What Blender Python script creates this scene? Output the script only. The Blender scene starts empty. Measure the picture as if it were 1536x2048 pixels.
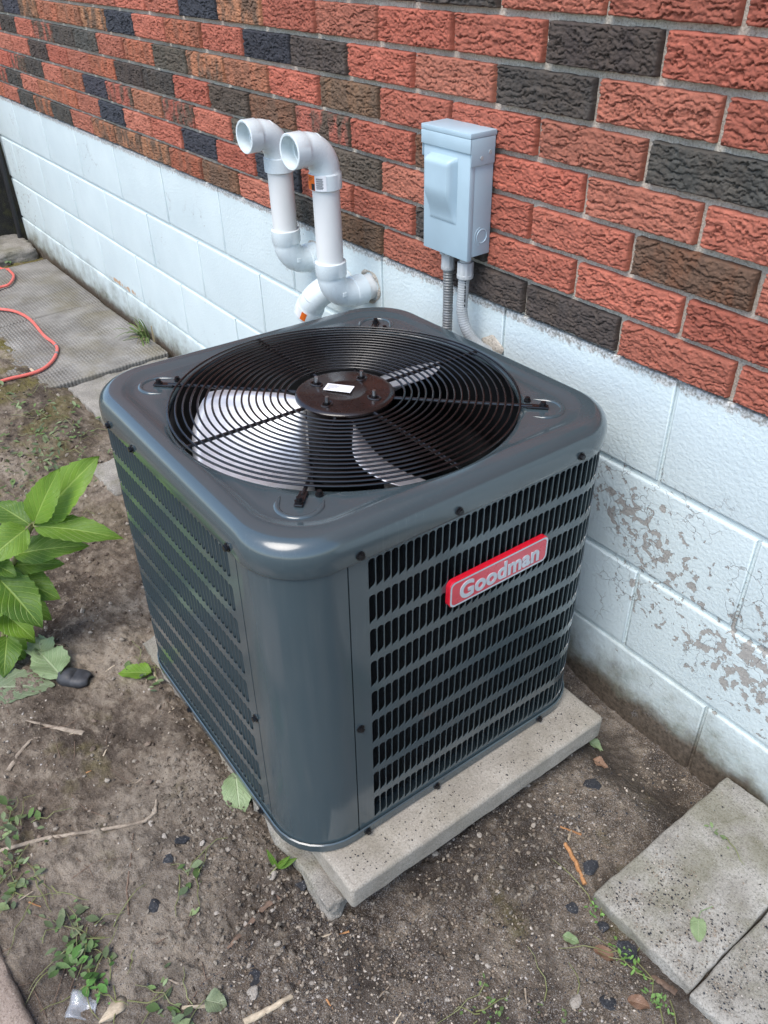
import bpy, bmesh, math, random
import numpy as np
from mathutils import Vector, Matrix
R = math.radians
random.seed(7)
rng = np.random.default_rng(11)
scene = bpy.context.scene
col = scene.collection

# ------------------------------------------------------------------ camera, world, sun
cam_d = bpy.data.cameras.new('camera'); cam = bpy.data.objects.new('camera', cam_d); col.objects.link(cam)
cam_d.sensor_fit = 'HORIZONTAL'; cam_d.sensor_width = 36.0; cam_d.lens = 36.0 * 1618.68 / 1536.0
cam_d.clip_start = 0.02; cam_d.clip_end = 500
_r = Vector((0.60074365, 0.79908377, -0.0239204)); _d = Vector((0.45888217, -0.36917564, -0.80816861)); _f = Vector((-0.65462525, 0.47452552, -0.58846522))
cam.matrix_world = Matrix(((_r.x, -_d.x, -_f.x, 4.3333), (_r.y, -_d.y, -_f.y, -1.09444), (_r.z, -_d.z, -_f.z, 0.63489), (0, 0, 0, 1)))
scene.camera = cam
CAM = np.array([4.3333, -1.09444, 0.63489])

SUN_EL, SUN_AZ = 60.0, 166.0          # azimuth: degrees, 0 = +y, clockwise
world = bpy.data.worlds.new('World'); scene.world = world; world.use_nodes = True
wn = world.node_tree.nodes; wl = world.node_tree.links
bg = wn['Background']; sky = wn.new('ShaderNodeTexSky'); sky.sky_type = 'NISHITA'; sky.sun_disc = False
sky.sun_elevation = R(SUN_EL); sky.sun_rotation = R(SUN_AZ); sky.air_density = 1.0; sky.dust_density = 1.2; sky.ozone_density = 1.0
wl.new(sky.outputs[0], bg.inputs[0]); bg.inputs[1].default_value = 0.15
sun_d = bpy.data.lights.new('sun', 'SUN'); sun = bpy.data.objects.new('sun', sun_d); col.objects.link(sun)
sun_d.energy = 1.5; sun_d.angle = R(38); sun_d.color = (1.0, 0.94, 0.87)
sd = Vector((math.sin(R(SUN_AZ)) * math.cos(R(SUN_EL)), math.cos(R(SUN_AZ)) * math.cos(R(SUN_EL)), math.sin(R(SUN_EL))))
sun.rotation_euler = (-sd).to_track_quat('-Z', 'Y').to_euler()
vs = scene.view_settings; vs.view_transform = 'Standard'; vs.look = 'None'; vs.exposure = 1.15; vs.gamma = 1.0; vs.use_curve_mapping = False
scene.render.resolution_x = 768; scene.render.resolution_y = 1024

# ------------------------------------------------------------------ numpy noise
def _hash(ix, iy, seed):
    n = (ix.astype(np.int64) * 374761393 + iy.astype(np.int64) * 668265263 + seed * 1442695041) & 0x7fffffff
    n = ((n ^ (n >> 13)) * 1274126177) & 0x7fffffff
    n = (n ^ (n >> 16)) & 0xffff
    return n / 65535.0
def vnoise(x, y, seed=0):
    ix = np.floor(x); iy = np.floor(y); fx = x - ix; fy = y - iy
    fx = fx * fx * (3 - 2 * fx); fy = fy * fy * (3 - 2 * fy)
    a = _hash(ix, iy, seed); b = _hash(ix + 1, iy, seed); c = _hash(ix, iy + 1, seed); d = _hash(ix + 1, iy + 1, seed)
    return (a * (1 - fx) + b * fx) * (1 - fy) + (c * (1 - fx) + d * fx) * fy - 0.5
def fbm(x, y, octv=4, seed=0):
    s = 0; a = 1.0
    for o in range(octv):
        s = s + a * vnoise(x * 2 ** o + 17.3 * o, y * 2 ** o - 9.1 * o, seed + o); a *= 0.5
    return s
def sstep(a, b, x):
    t = np.clip((x - a) / (b - a), 0, 1); return t * t * (3 - 2 * t)

# ------------------------------------------------------------------ object helpers
def tag(o, label=None, cat=None, group=None, kind=None):
    if label: o['label'] = label
    if cat: o['category'] = cat
    if group: o['group'] = group
    if kind: o['kind'] = kind
    return o
def link(name, me, mat=None, parent=None, smooth=False):
    if mat is not None and not me.materials: me.materials.append(mat)
    o = bpy.data.objects.new(name, me); col.objects.link(o)
    if parent is not None: o.parent = parent
    if smooth: me.shade_smooth()
    return o
def mkmesh(name, v, f, smooth=False):
    me = bpy.data.meshes.new(name); me.from_pydata([tuple(map(float, p)) for p in v], [], [tuple(int(i) for i in q) for q in f]); me.update()
    if smooth: me.shade_smooth()
    return me
def fastmesh(name, V, F):                     # F: (n,3) or (n,4) array
    V = np.asarray(V, dtype=np.float32); F = np.asarray(F, dtype=np.int32)
    me = bpy.data.meshes.new(name); n, k = F.shape
    me.vertices.add(len(V)); me.vertices.foreach_set('co', V.ravel())
    me.loops.add(n * k); me.loops.foreach_set('vertex_index', F.ravel())
    me.polygons.add(n); me.polygons.foreach_set('loop_start', np.arange(0, n * k, k, dtype=np.int32)); me.polygons.foreach_set('loop_total', np.full(n, k, dtype=np.int32))
    me.update(calc_edges=True); me.validate()
    return me
def empty(name, loc=(0, 0, 0), mat=None):
    o = bpy.data.objects.new(name, None); col.objects.link(o); o.empty_display_size = 0.05
    if mat is not None: o.matrix_world = mat
    else: o.location = loc
    return o
class MB:
    def __init__(s): s.v = []; s.f = []
    def add(s, v, f):
        n = len(s.v); s.v += [tuple(p) for p in v]; s.f += [tuple(i + n for i in q) for q in f]; return s
    def box(s, x0, x1, y0, y1, z0, z1):
        v = [(x0, y0, z0), (x1, y0, z0), (x1, y1, z0), (x0, y1, z0), (x0, y0, z1), (x1, y0, z1), (x1, y1, z1), (x0, y1, z1)]
        return s.add(v, [(3, 2, 1, 0), (4, 5, 6, 7), (0, 1, 5, 4), (1, 2, 6, 5), (2, 3, 7, 6), (3, 0, 4, 7)])
    def sweep(s, path, radii, n=12, caps=True, squash=None):
        P = [Vector(p) for p in path]
        if not hasattr(radii, '__len__'): radii = [radii] * len(P)
        T = []
        for i in range(len(P)):
            d = P[min(i + 1, len(P) - 1)] - P[max(i - 1, 0)]
            T.append(d.normalized() if d.length > 1e-9 else (T[-1] if T else Vector((0, 0, 1))))
        up = Vector((0, 0, 1)) if abs(T[0].z) < 0.9 else Vector((1, 0, 0))
        u = T[0].cross(up).normalized(); rings = []
        for i in range(len(P)):
            if i and T[i].dot(T[i - 1]) < -0.5: T[i] = -T[i]
            u = (u - T[i] * u.dot(T[i])); u = u.normalized() if u.length > 1e-6 else T[i].orthogonal().normalized()
            w = T[i].cross(u)
            rings.append([P[i] + (u * math.cos(2 * math.pi * k / n) + w * math.sin(2 * math.pi * k / n) * (squash or 1)) * radii[i] for k in range(n)])
        v = [p for r_ in rings for p in r_]; f = []
        for i in range(len(P) - 1):
            for k in range(n):
                k2 = (k + 1) % n; f.append((i * n + k, i * n + k2, (i + 1) * n + k2, (i + 1) * n + k))
        if caps:
            f.append(tuple(range(n - 1, -1, -1))); m = (len(P) - 1) * n; f.append(tuple(range(m, m + n)))
        return s.add(v, f)
    def cyl(s, p0, p1, r, n=16, r2=None): return s.sweep([p0, p1], [r, r if r2 is None else r2], n)
    def mesh(s, name, smooth=False): return mkmesh(name, s.v, s.f, smooth)
    def build(s, name, mat, parent=None, smooth=False, bevel=0.0, seg=2):
        me = s.mesh(name)
        if bevel > 0:
            bm = bmesh.new(); bm.from_mesh(me)
            ed = [e for e in bm.edges if len(e.link_faces) == 2 and e.calc_face_angle(0) > 0.6]
            bmesh.ops.bevel(bm, geom=ed, offset=bevel, segments=seg, affect='EDGES', profile=0.5); bm.to_mesh(me); bm.free()
        o = link(name, me, mat, parent)
        if smooth:
            me.shade_smooth()
            if hasattr(me, 'set_sharp_from_angle'): me.set_sharp_from_angle(angle=R(40))
        return o

# ------------------------------------------------------------------ material helpers
class NT:
    def __init__(s, name):
        s.m = bpy.data.materials.new(name); s.m.use_nodes = True; s.t = s.m.node_tree; s.n = s.t.nodes; s.b = s.n['Principled BSDF']
        s.pos = None
    def L(s, a, b): s.t.links.new(a, b)
    def put(s, inp, v):
        if v is None: return
        if hasattr(v, 'is_output') or isinstance(v, bpy.types.NodeSocket): s.L(v, inp)
        elif isinstance(v, (tuple, list)) and len(v) == 3 and inp.type == 'RGBA': inp.default_value = (*v, 1)
        else: inp.default_value = v
    def world(s):
        if s.pos is None: s.pos = s.n.new('ShaderNodeNewGeometry').outputs['Position']
        return s.pos
    def obj(s): return s.n.new('ShaderNodeTexCoord').outputs['Object']
    def uv(s): return s.n.new('ShaderNodeTexCoord').outputs['UV']
    def mapping(s, vec, scale=(1, 1, 1), loc=(0, 0, 0), rot=(0, 0, 0)):
        m = s.n.new('ShaderNodeMapping'); s.L(vec, m.inputs[0]); m.inputs[1].default_value = loc; m.inputs[2].default_value = rot; m.inputs[3].default_value = scale; return m.outputs[0]
    def noise(s, vec, scale, detail=4, rough=0.55, dist=0.0, out=0):
        q = s.n.new('ShaderNodeTexNoise'); s.L(vec, q.inputs['Vector']); q.inputs['Scale'].default_value = scale; q.inputs['Detail'].default_value = detail
        q.inputs['Roughness'].default_value = rough; q.inputs['Distortion'].default_value = dist; return q.outputs[out]
    def voro(s, vec, scale, feature='F1', out='Distance', rand=1.0):
        q = s.n.new('ShaderNodeTexVoronoi'); q.feature = feature; s.L(vec, q.inputs['Vector']); q.inputs['Scale'].default_value = scale; q.inputs['Randomness'].default_value = rand; return q.outputs[out]
    def ramp(s, fac, stops, interp='LINEAR'):
        q = s.n.new('ShaderNodeValToRGB'); q.color_ramp.interpolation = interp; el = q.color_ramp.elements
        while len(el) > 1: el.remove(el[-1])
        el[0].position = stops[0][0]; c = stops[0][1]; el[0].color = (*c, 1) if isinstance(c, (tuple, list)) else (c, c, c, 1)
        for p, c in stops[1:]:
            e = el.new(p); e.color = (*c, 1) if isinstance(c, (tuple, list)) else (c, c, c, 1)
        s.put(q.inputs[0], fac); return q.outputs[0]
    def math(s, op, a, b=None, c=None, clamp=False):
        q = s.n.new('ShaderNodeMath'); q.operation = op; q.use_clamp = clamp
        s.put(q.inputs[0], a)
        if b is not None: s.put(q.inputs[1], b)
        if c is not None: s.put(q.inputs[2], c)
        return q.outputs[0]
    def mix(s, fac, a, b, mode='MIX'):
        q = s.n.new('ShaderNodeMix'); q.data_type = 'RGBA'; q.blend_type = mode; s.put(q.inputs[0], fac); s.put(q.inputs[6], a); s.put(q.inputs[7], b); return q.outputs[2]
    def sep(s, vec):
        q = s.n.new('ShaderNodeSeparateXYZ'); s.L(vec, q.inputs[0]); return q.outputs
    def bump(s, h, strength=0.5, dist=0.002, normal=None):
        q = s.n.new('ShaderNodeBump'); s.put(q.inputs['Height'], h); q.inputs['Strength'].default_value = strength; q.inputs['Distance'].default_value = dist
        if normal is not None: s.L(normal, q.inputs['Normal'])
        return q.outputs[0]
    def out(s, color=None, rough=None, metal=None, normal=None, coat=None, spec=None, **kw):
        b = s.b
        s.put(b.inputs['Base Color'], color); s.put(b.inputs['Roughness'], rough); s.put(b.inputs['Metallic'], metal)
        if normal is not None: s.L(normal, b.inputs['Normal'])
        if coat is not None: b.inputs['Coat Weight'].default_value = coat; b.inputs['Coat Roughness'].default_value = 0.12
        if spec is not None: b.inputs['Specular IOR Level'].default_value = spec
        for k, v in kw.items(): s.put(b.inputs[k], v)
        return s.m
def simple(name, c, rough=0.6, metal=0.0, var=0.12, scale=30, bump=0.0, bscale=200, bd=0.0006, **kw):
    t = NT(name); p = t.obj(); n = t.noise(p, scale, 4)
    d = tuple(x * (1 - var) for x in c); l = tuple(min(1, x * (1 + var)) for x in c)
    colr = t.ramp(n, [(0.3, d), (0.7, l)])
    nr = t.bump(t.noise(p, bscale, 3), bump, bd) if bump else None
    rg = t.ramp(t.noise(p, scale * 1.7, 3), [(0.3, rough * 0.85), (0.7, min(1, rough * 1.15))])
    return t.out(colr, rg, metal, nr, **kw)

M = {}
# brick: colour per brick from the object colour, alpha tells how streaked with brown it is
t = NT('brick'); w = t.world(); oi = t.n.new('ShaderNodeObjectInfo')
sv = t.mapping(w, (1, 1, 0.35)); streak = t.noise(sv, 26, 3, 0.6)
fine = t.noise(w, 160, 4, 0.65)
mask = t.math('MULTIPLY', t.ramp(streak, [(0.42, 0.0), (0.56, 1.0)]), oi.outputs['Alpha'])
c = t.mix(mask, oi.outputs['Color'], (0.115, 0.085, 0.062))
c = t.mix(t.ramp(fine, [(0.3, 0.55), (0.72, 0.0)]), c, t.mix(0.6, c, (0.03, 0.02, 0.016)))
c = t.mix(t.ramp(t.noise(w, 45, 3), [(0.45, 0.0), (0.75, 0.5)]), c, t.mix(1.0, c, (1.45, 1.5, 1.5), 'MULTIPLY'))
nb = t.bump(t.noise(w, 300, 6, 0.75), 0.9, 0.0026)
M['brick'] = t.out(c, 0.9, 0, nb, spec=0.25)
t = NT('mortar'); w = t.world(); n1 = t.noise(w, 260, 4, 0.7)
c = t.ramp(n1, [(0.3, (0.24, 0.215, 0.175)), (0.5, (0.50, 0.46, 0.39)), (0.75, (0.68, 0.64, 0.56))])
c = t.mix(t.ramp(t.noise(w, 9, 3), [(0.4, 0.0), (0.7, 0.45)]), c, (0.15, 0.12, 0.10))
M['mortar'] = t.out(c, 0.95, 0, t.bump(n1, 0.8, 0.003), spec=0.2)
# upper wall, above the picture
t = NT('upper_brick'); w = t.world(); bt = t.n.new('ShaderNodeTexBrick'); s_ = t.sep(w); cb = t.n.new('ShaderNodeCombineXYZ'); t.L(s_[0], cb.inputs[0]); t.L(s_[2], cb.inputs[1])
t.L(cb.outputs[0], bt.inputs[0]); bt.inputs['Color1'].default_value = (0.30, 0.10, 0.065, 1); bt.inputs['Color2'].default_value = (0.24, 0.085, 0.06, 1); bt.inputs['Mortar'].default_value = (0.25, 0.235, 0.21, 1)
bt.inputs['Scale'].default_value = 1; bt.inputs['Brick Width'].default_value = 0.2235; bt.inputs['Row Height'].default_value = 0.0705; bt.inputs['Mortar Size'].default_value = 0.006
M['upper_brick'] = t.out(bt.outputs[0], 0.9)
# painted block
t = NT('painted_block'); w = t.world(); S = t.sep(w)
def gauss(cx, cz, sx, sz, amp):
    a = t.math('DIVIDE', t.math('SUBTRACT', S[0], cx), sx); b = t.math('DIVIDE', t.math('SUBTRACT', S[2], cz), sz)
    e = t.math('ADD', t.math('MULTIPLY', a, a), t.math('MULTIPLY', b, b)); return t.math('MULTIPLY', t.math('POWER', 2.718, t.math('MULTIPLY', e, -1)), amp)
dens = gauss(3.56, -0.26, 0.16, 0.075, 0.20)
for g_ in ((3.70, -0.33, 0.13, 0.07, 0.17), (3.82, -0.47, 0.14, 0.10, 0.18), (3.70, -0.16, 0.22, 0.05, 0.05), (3.66, -0.45, 0.06, 0.06, 0.12), (3.95, -0.40, 0.10, 0.2, 0.17), (-0.25, -0.45, 0.35, 0.35, 0.12), (2.3, -0.45, 1.2, 0.35, 0.015)):
    dens = t.math('ADD', dens, gauss(*g_))
pn = t.noise(w, 46, 5, 0.60, 0.3)
pv = t.math('ADD', t.math('ADD', pn, dens), -0.735)
peel = t.ramp(pv, [(0.0, 0.0), (0.012, 1.0)])
conc = t.ramp(t.noise(w, 420, 3, 0.7), [(0.3, (0.25, 0.24, 0.22)), (0.7, (0.42, 0.405, 0.375))])
soil_n = t.math('ADD', t.math('MULTIPLY', t.noise(w, 11, 5, 0.65), 0.28), t.math('MULTIPLY', t.noise(w, 90, 4, 0.7), 0.05))
dz = t.math('ADD', S[2], soil_n)                                     # z + noise
dirt = t.ramp(t.math('MULTIPLY_ADD', dz, -4.0, -1.62), [(0.0, 0.0), (0.30, 0.35), (0.62, 0.95)])
paint = t.ramp(t.noise(w, 5, 4), [(0.3, (0.545, 0.63, 0.635)), (0.7, (0.605, 0.69, 0.69))])
speck = t.ramp(t.noise(w, 130, 4, 0.75), [(0.63, 0.0), (0.69, 0.65)])
speck = t.math('MULTIPLY', speck, t.ramp(t.noise(w, 7, 3), [(0.4, 0.15), (0.65, 1.0)]))
c = t.mix(speck, paint, (0.40, 0.38, 0.34))
c = t.mix(t.ramp(pv, [(-0.02, 0.0), (0.0, 0.25)]), c, (0.50, 0.50, 0.48))
c = t.mix(peel, c, conc)
dirtc = t.ramp(t.noise(w, 24, 4, 0.65), [(0.35, (0.10, 0.085, 0.06)), (0.5, (0.16, 0.15, 0.10)), (0.68, (0.085, 0.10, 0.055))])
c = t.mix(t.math('MULTIPLY', dirt, 0.9), c, dirtc)
base = t.ramp(t.math('MULTIPLY_ADD', t.math('ADD', S[2], t.math('MULTIPLY', t.noise(w, 14, 5, 0.65), 0.09)), -16.0, -10.45), [(0.0, 0.0), (0.5, 1.0)])
c = t.mix(t.math('MULTIPLY', base, 0.95), c, t.ramp(t.noise(w, 120, 4, 0.7), [(0.35, (0.055, 0.042, 0.030)), (0.65, (0.15, 0.118, 0.088))]))
# ragged top edge where the paint stops at the brick
edge = t.ramp(t.math('ADD', t.math('MULTIPLY', S[2], 24), t.math('MULTIPLY', t.noise(w, 70, 4, 0.7), 1.0)), [(0.50, 0.0), (0.62, 0.85)])
c = t.mix(edge, c, t.ramp(t.noise(w, 240, 3), [(0.4, (0.22, 0.2, 0.17)), (0.6, (0.6, 0.6, 0.58))]))
# rust streak on the left
rs = t.math('MULTIPLY', gauss(1.02, -0.574, 0.17, 0.012, 1.0), t.ramp(t.noise(w, 40, 3), [(0.4, 0.1), (0.6, 1.0)]))
c = t.mix(t.ramp(rs, [(0.25, 0), (0.5, 0.8)]), c, (0.50, 0.26, 0.10))
crack = t.ramp(t.voro(t.mapping(t.mix(0.06, w, t.noise(w, 20, 3, out=1)), (1, 1, 1)), 22, 'DISTANCE_TO_EDGE'), [(0.0, 1.0), (0.018, 0.0)])
crack = t.math('MULTIPLY', crack, t.ramp(t.math('ADD', dens, t.noise(w, 6, 2)), [(0.60, 0.0), (0.68, 0.7)]))
c = t.mix(crack, c, (0.22, 0.21, 0.20))
hgt = t.math('ADD', t.math('MULTIPLY', t.noise(w, 150, 4, 0.6), 0.55), t.math('ADD', t.math('MULTIPLY', peel, -0.45), t.math('MULTIPLY', crack, -0.3)))
M['painted_block'] = t.out(c, t.mix(peel, (0.55,) * 3, (0.95,) * 3), 0, t.bump(hgt, 0.9, 0.0034), spec=0.4)
# cabinet paint
t = NT('cabinet_paint'); p = t.obj(); c = t.ramp(t.noise(p, 4, 3), [(0.3, (0.045, 0.066, 0.074)), (0.7, (0.050, 0.072, 0.081))])
scuff = t.math('MULTIPLY', t.ramp(t.noise(t.mapping(p, (40, 40, 1.6)), 5, 3, 0.6), [(0.56, 0.0), (0.80, 0.13)]), t.ramp(t.noise(p, 7, 2), [(0.45, 0.0), (0.65, 1.0)]))
dust = t.ramp(t.noise(p, 380, 2, 0.8), [(0.72, 0.0), (0.80, 0.10)])
c = t.mix(scuff, c, (0.20, 0.22, 0.24)); c = t.mix(dust, c, (0.22, 0.22, 0.21))
M['cabinet'] = t.out(c, t.ramp(t.noise(p, 9, 3), [(0.3, 0.16), (0.7, 0.26)]), 0, t.bump(t.noise(p, 9, 2), 0.05, 0.004), coat=0.6)
M['black_wire'] = simple('black_wire', (0.006, 0.006, 0.0065), 0.25, 0.0, 0.2, coat=0.15)
M['black_plate'] = simple('black_plate', (0.011, 0.0075, 0.007), 0.28, 0.0, 0.3, 40, 0.1, 300, coat=0.3)
M['black_dull'] = simple('black_dull', (0.004, 0.0045, 0.005), 0.5, 0.0, 0.3, spec=0.2)
M['screw'] = simple('screw_black', (0.02, 0.02, 0.022), 0.3, 0.6, 0.3)
M['steel'] = simple('stud_steel', (0.45, 0.45, 0.44), 0.35, 1.0, 0.2)
M['blade'] = simple('blade_aluminium', (0.88, 0.90, 0.92), 0.42, 0.7, 0.05, 60, 0.12, 500)
t = NT('coil_fin'); p = t.obj(); s_ = t.sep(p); fz = t.math('SINE', t.math('MULTIPLY', s_[2], 2100))
c = t.mix(t.ramp(fz, [(0.0, 0.0), (1.0, 1.0)]), (0.006, 0.007, 0.008), (0.045, 0.05, 0.055))
M['coil'] = t.out(c, 0.45, 0.3, t.bump(fz, 0.6, 0.001))
M['badge_red'] = simple('badge_red', (0.62, 0.012, 0.03), 0.22, 0, 0.05, coat=0.7)
M['badge_face'] = simple('badge_face', (0.55, 0.035, 0.06), 0.30, 0, 0.10, 25, 0.25, 60, 0.002, coat=0.8)
M['badge_silver'] = simple('badge_silver', (0.48, 0.52, 0.55), 0.35, 0.2, 0.05)
M['white_label'] = simple('white_label', (0.8, 0.8, 0.8), 0.5, 0, 0.03)
M['print_black'] = simple('print_black', (0.02, 0.02, 0.02), 0.6, 0, 0.05)
M['print_grey'] = simple('print_grey', (0.28, 0.28, 0.28), 0.6, 0, 0.05)
M['orange_label'] = simple('orange_label', (0.85, 0.16, 0.01), 0.5, 0, 0.05)
M['pvc'] = simple('pvc_fitting', (0.63, 0.70, 0.71), 0.28, 0, 0.03, 20, 0.03, 200)
M['pvc_pipe'] = simple('pvc_pipe', (0.68, 0.69, 0.67), 0.4, 0, 0.03, 12, 0.03, 200)
M['box_grey'] = simple('box_grey_paint', (0.36, 0.48, 0.54), 0.38, 0, 0.05, 14, 0.05, 260)
M['fit_grey'] = simple('grey_fitting', (0.38, 0.40, 0.40), 0.45, 0, 0.08)
M['flex'] = simple('grey_conduit', (0.20, 0.205, 0.20), 0.4, 0.2, 0.2, 40)
M['flex_light'] = simple('pale_conduit', (0.34, 0.36, 0.36), 0.45, 0, 0.15, 40)
def concrete(name, a, b, dark, sc=1.0, moss=0.0, spots=0.5, bstr=0.6):
    t = NT(name); p = t.world(); n0 = t.noise(p, 6 * sc, 5, 0.6); n1 = t.noise(p, 300, 3, 0.75)
    c = t.ramp(n0, [(0.3, a), (0.7, b)])
    c = t.mix(t.ramp(n1, [(0.36, 0.65), (0.5, 0.0)]), c, dark)
    c = t.mix(t.ramp(n1, [(0.6, 0.0), (0.74, 0.5)]), c, (0.62, 0.60, 0.55))
    sp = t.math('MULTIPLY', t.ramp(t.voro(p, 170), [(0.10, 1.0), (0.20, 0.0)]), t.ramp(t.noise(p, 16, 3), [(0.45, 0.0), (0.62, 1.0)]))
    c = t.mix(t.math('MULTIPLY', sp, spots), c, (0.025, 0.026, 0.03))
    if moss: c = t.mix(t.ramp(t.noise(p, 9, 5, 0.65), [(0.47, 0.0), (0.62, moss)]), c, (0.10, 0.095, 0.035))
    return t.out(c, 0.93, 0, t.bump(n1, bstr, 0.002), spec=0.25)
M['pad'] = concrete('pad_concrete', (0.25, 0.225, 0.185), (0.38, 0.35, 0.30), (0.16, 0.145, 0.12), 2.2, 0.12, 0.2, 0.45)
M['old_concrete'] = concrete('old_concrete', (0.20, 0.185, 0.16), (0.36, 0.335, 0.29), (0.07, 0.065, 0.055), 2, 0.35, 0.3, 1.0)
M['paver'] = concrete('paver_concrete', (0.22, 0.205, 0.175), (0.40, 0.385, 0.345), (0.085, 0.08, 0.07), 2.6, 0.40, 0.30, 1.0)
M['red_paver'] = concrete('reddish_paver', (0.24, 0.19, 0.15), (0.36, 0.29, 0.24), (0.12, 0.09, 0.07), 1.6, 0.1, 0.4, 0.8)
t = NT('checker_slab'); p = t.world(); S = t.sep(p)
sx = t.math('SINE', t.math('MULTIPLY', S[0], 2 * math.pi / 0.020)); sy = t.math('SINE', t.math('MULTIPLY', S[1], 2 * math.pi / 0.0135))
kn = t.math('MULTIPLY', t.math('MULTIPLY_ADD', sx, 0.5, 0.5), t.math('MULTIPLY_ADD', sy, 0.5, 0.5)); wear = t.ramp(t.noise(p, 5, 5, 0.6), [(0.35, 0.15), (0.6, 1.0)])
c = t.ramp(t.noise(p, 7, 5, 0.65), [(0.3, (0.16, 0.150, 0.132)), (0.7, (0.31, 0.297, 0.27))])
c = t.mix(t.math('MULTIPLY', t.ramp(kn, [(0.0, 0.6), (0.35, 0.0)]), wear), c, (0.085, 0.075, 0.06))      # soil lodged in the grooves
c = t.mix(t.ramp(t.noise(p, 4, 5, 0.6), [(0.48, 0.0), (0.64, 0.40)]), c, (0.15, 0.125, 0.06))
M['checker'] = t.out(c, 0.93, 0, t.bump(t.math('ADD', t.math('MULTIPLY', kn, t.math('MULTIPLY', wear, 1.0)), t.math('MULTIPLY', t.noise(p, 300, 3), 0.35)), 0.9, 0.005), spec=0.25)
# soil
t = NT('soil'); p = t.world(); S = t.sep(p)
n0 = t.noise(p, 3.2, 6, 0.62); n1 = t.noise(p, 26, 6, 0.7); n2 = t.noise(p, 210, 4, 0.75)
c = t.ramp(n0, [(0.36, (0.066, 0.051, 0.039)), (0.48, (0.150, 0.118, 0.088)), (0.60, (0.285, 0.240, 0.186))])
c = t.mix(t.ramp(n1, [(0.35, 0.7), (0.50, 0.0)]), c, (0.045, 0.034, 0.025))
c = t.mix(t.ramp(n1, [(0.52, 0.0), (0.70, 0.7)]), c, (0.34, 0.285, 0.215))
c = t.mix(t.ramp(n2, [(0.58, 0.0), (0.70, 0.5)]), c, (0.36, 0.31, 0.25))
c = t.mix(t.ramp(n2, [(0.30, 0.6), (0.42, 0.0)]), c, (0.025, 0.022, 0.02))
near = t.ramp(t.math('MULTIPLY_ADD', S[0], 1.0, -2.9), [(0.3, 0.0), (0.85, 1.0)])          # dark granules towards the pavers
c = t.mix(t.math('MULTIPLY', near, t.ramp(t.noise(p, 420, 2, 0.8), [(0.54, 0.0), (0.60, 0.75)])), c, (0.30, 0.285, 0.265))
c = t.mix(t.math('MULTIPLY', near, t.ramp(t.noise(p, 500, 2, 0.8), [(0.56, 0.0), (0.62, 0.9)])), c, (0.018, 0.019, 0.022))
c = t.mix(t.math('MULTIPLY', near, t.ramp(t.noise(p, 5.5, 5, 0.6), [(0.46, 0.0), (0.58, 0.65)])), c, (0.040, 0.032, 0.026))
far = t.ramp(t.math('MULTIPLY_ADD', S[0], 0.4, -0.4), [(0.0, 1.0), (0.62, 0.0)])
mo = t.math('ADD', t.math('MULTIPLY', t.ramp(t.noise(p, 7, 5, 0.6), [(0.46, 0.0), (0.58, 1.0)]), t.math('MULTIPLY_ADD', far, 0.85, 0.0)), t.math('MULTIPLY', t.ramp(t.noise(p, 9, 5, 0.6), [(0.60, 0.0), (0.70, 0.35)]), 1.0), clamp=True)
c = t.mix(mo, c, t.ramp(n2, [(0.35, (0.085, 0.075, 0.020)), (0.65, (0.17, 0.145, 0.045))]))
hgt = t.math('ADD', t.math('MULTIPLY', n1, 1.0), t.math('MULTIPLY', n2, 0.35))
M['soil'] = t.out(c, 0.95, 0, t.bump(hgt, 1.0, 0.012), spec=0.2)
def attr_mat(name, rough, bstr=0.4):
    t = NT(name); a = t.n.new('ShaderNodeAttribute'); a.attribute_name = 'tint'; p = t.world()
    c = t.mix(t.ramp(t.noise(p, 400, 3), [(0.35, 0.4), (0.6, 0.0)]), a.outputs['Color'], t.mix(0.7, a.outputs['Color'], (0.03, 0.025, 0.02)))
    return t.out(c, rough, 0, t.bump(t.noise(p, 700, 3), bstr, 0.0008), spec=0.3)
M['gravel'] = attr_mat('gravel_mix', 0.9)
M['litter'] = attr_mat('litter_mix', 0.8, 0.2)
M['stone'] = concrete('loose_stone', (0.26, 0.23, 0.19), (0.40, 0.36, 0.31), (0.12, 0.10, 0.085), 3, 0, 0.2, 1.0)
M['asphalt'] = concrete('asphalt_chip', (0.022, 0.024, 0.028), (0.045, 0.047, 0.052), (0.010, 0.010, 0.012), 3, 0, 0.2, 0.8)
M['wood'] = None
def wood(name, a, b):
    t = NT(name); p = t.world(); n = t.noise(t.mapping(p, (3, 1, 1), rot=(0, 0, 0.4)), 120, 4, 0.7); n2 = t.noise(p, 28, 3)
    c = t.mix(t.ramp(n2, [(0.45, 0.0), (0.65, 0.6)]), t.ramp(n, [(0.3, a), (0.7, b)]), tuple(x * 0.45 for x in a))
    return t.out(c, 0.85, 0, t.bump(n, 0.6, 0.001))
M['dry_wood'] = wood('dry_wood', (0.20, 0.155, 0.11), (0.42, 0.35, 0.27))
M['orange_wood'] = wood('orange_wood', (0.30, 0.135, 0.05), (0.50, 0.26, 0.11))
M['pale_wood'] = wood('pale_wood', (0.36, 0.29, 0.20), (0.60, 0.50, 0.36))
M['bark'] = wood('brown_bark', (0.10, 0.065, 0.045), (0.24, 0.16, 0.11))
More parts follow.
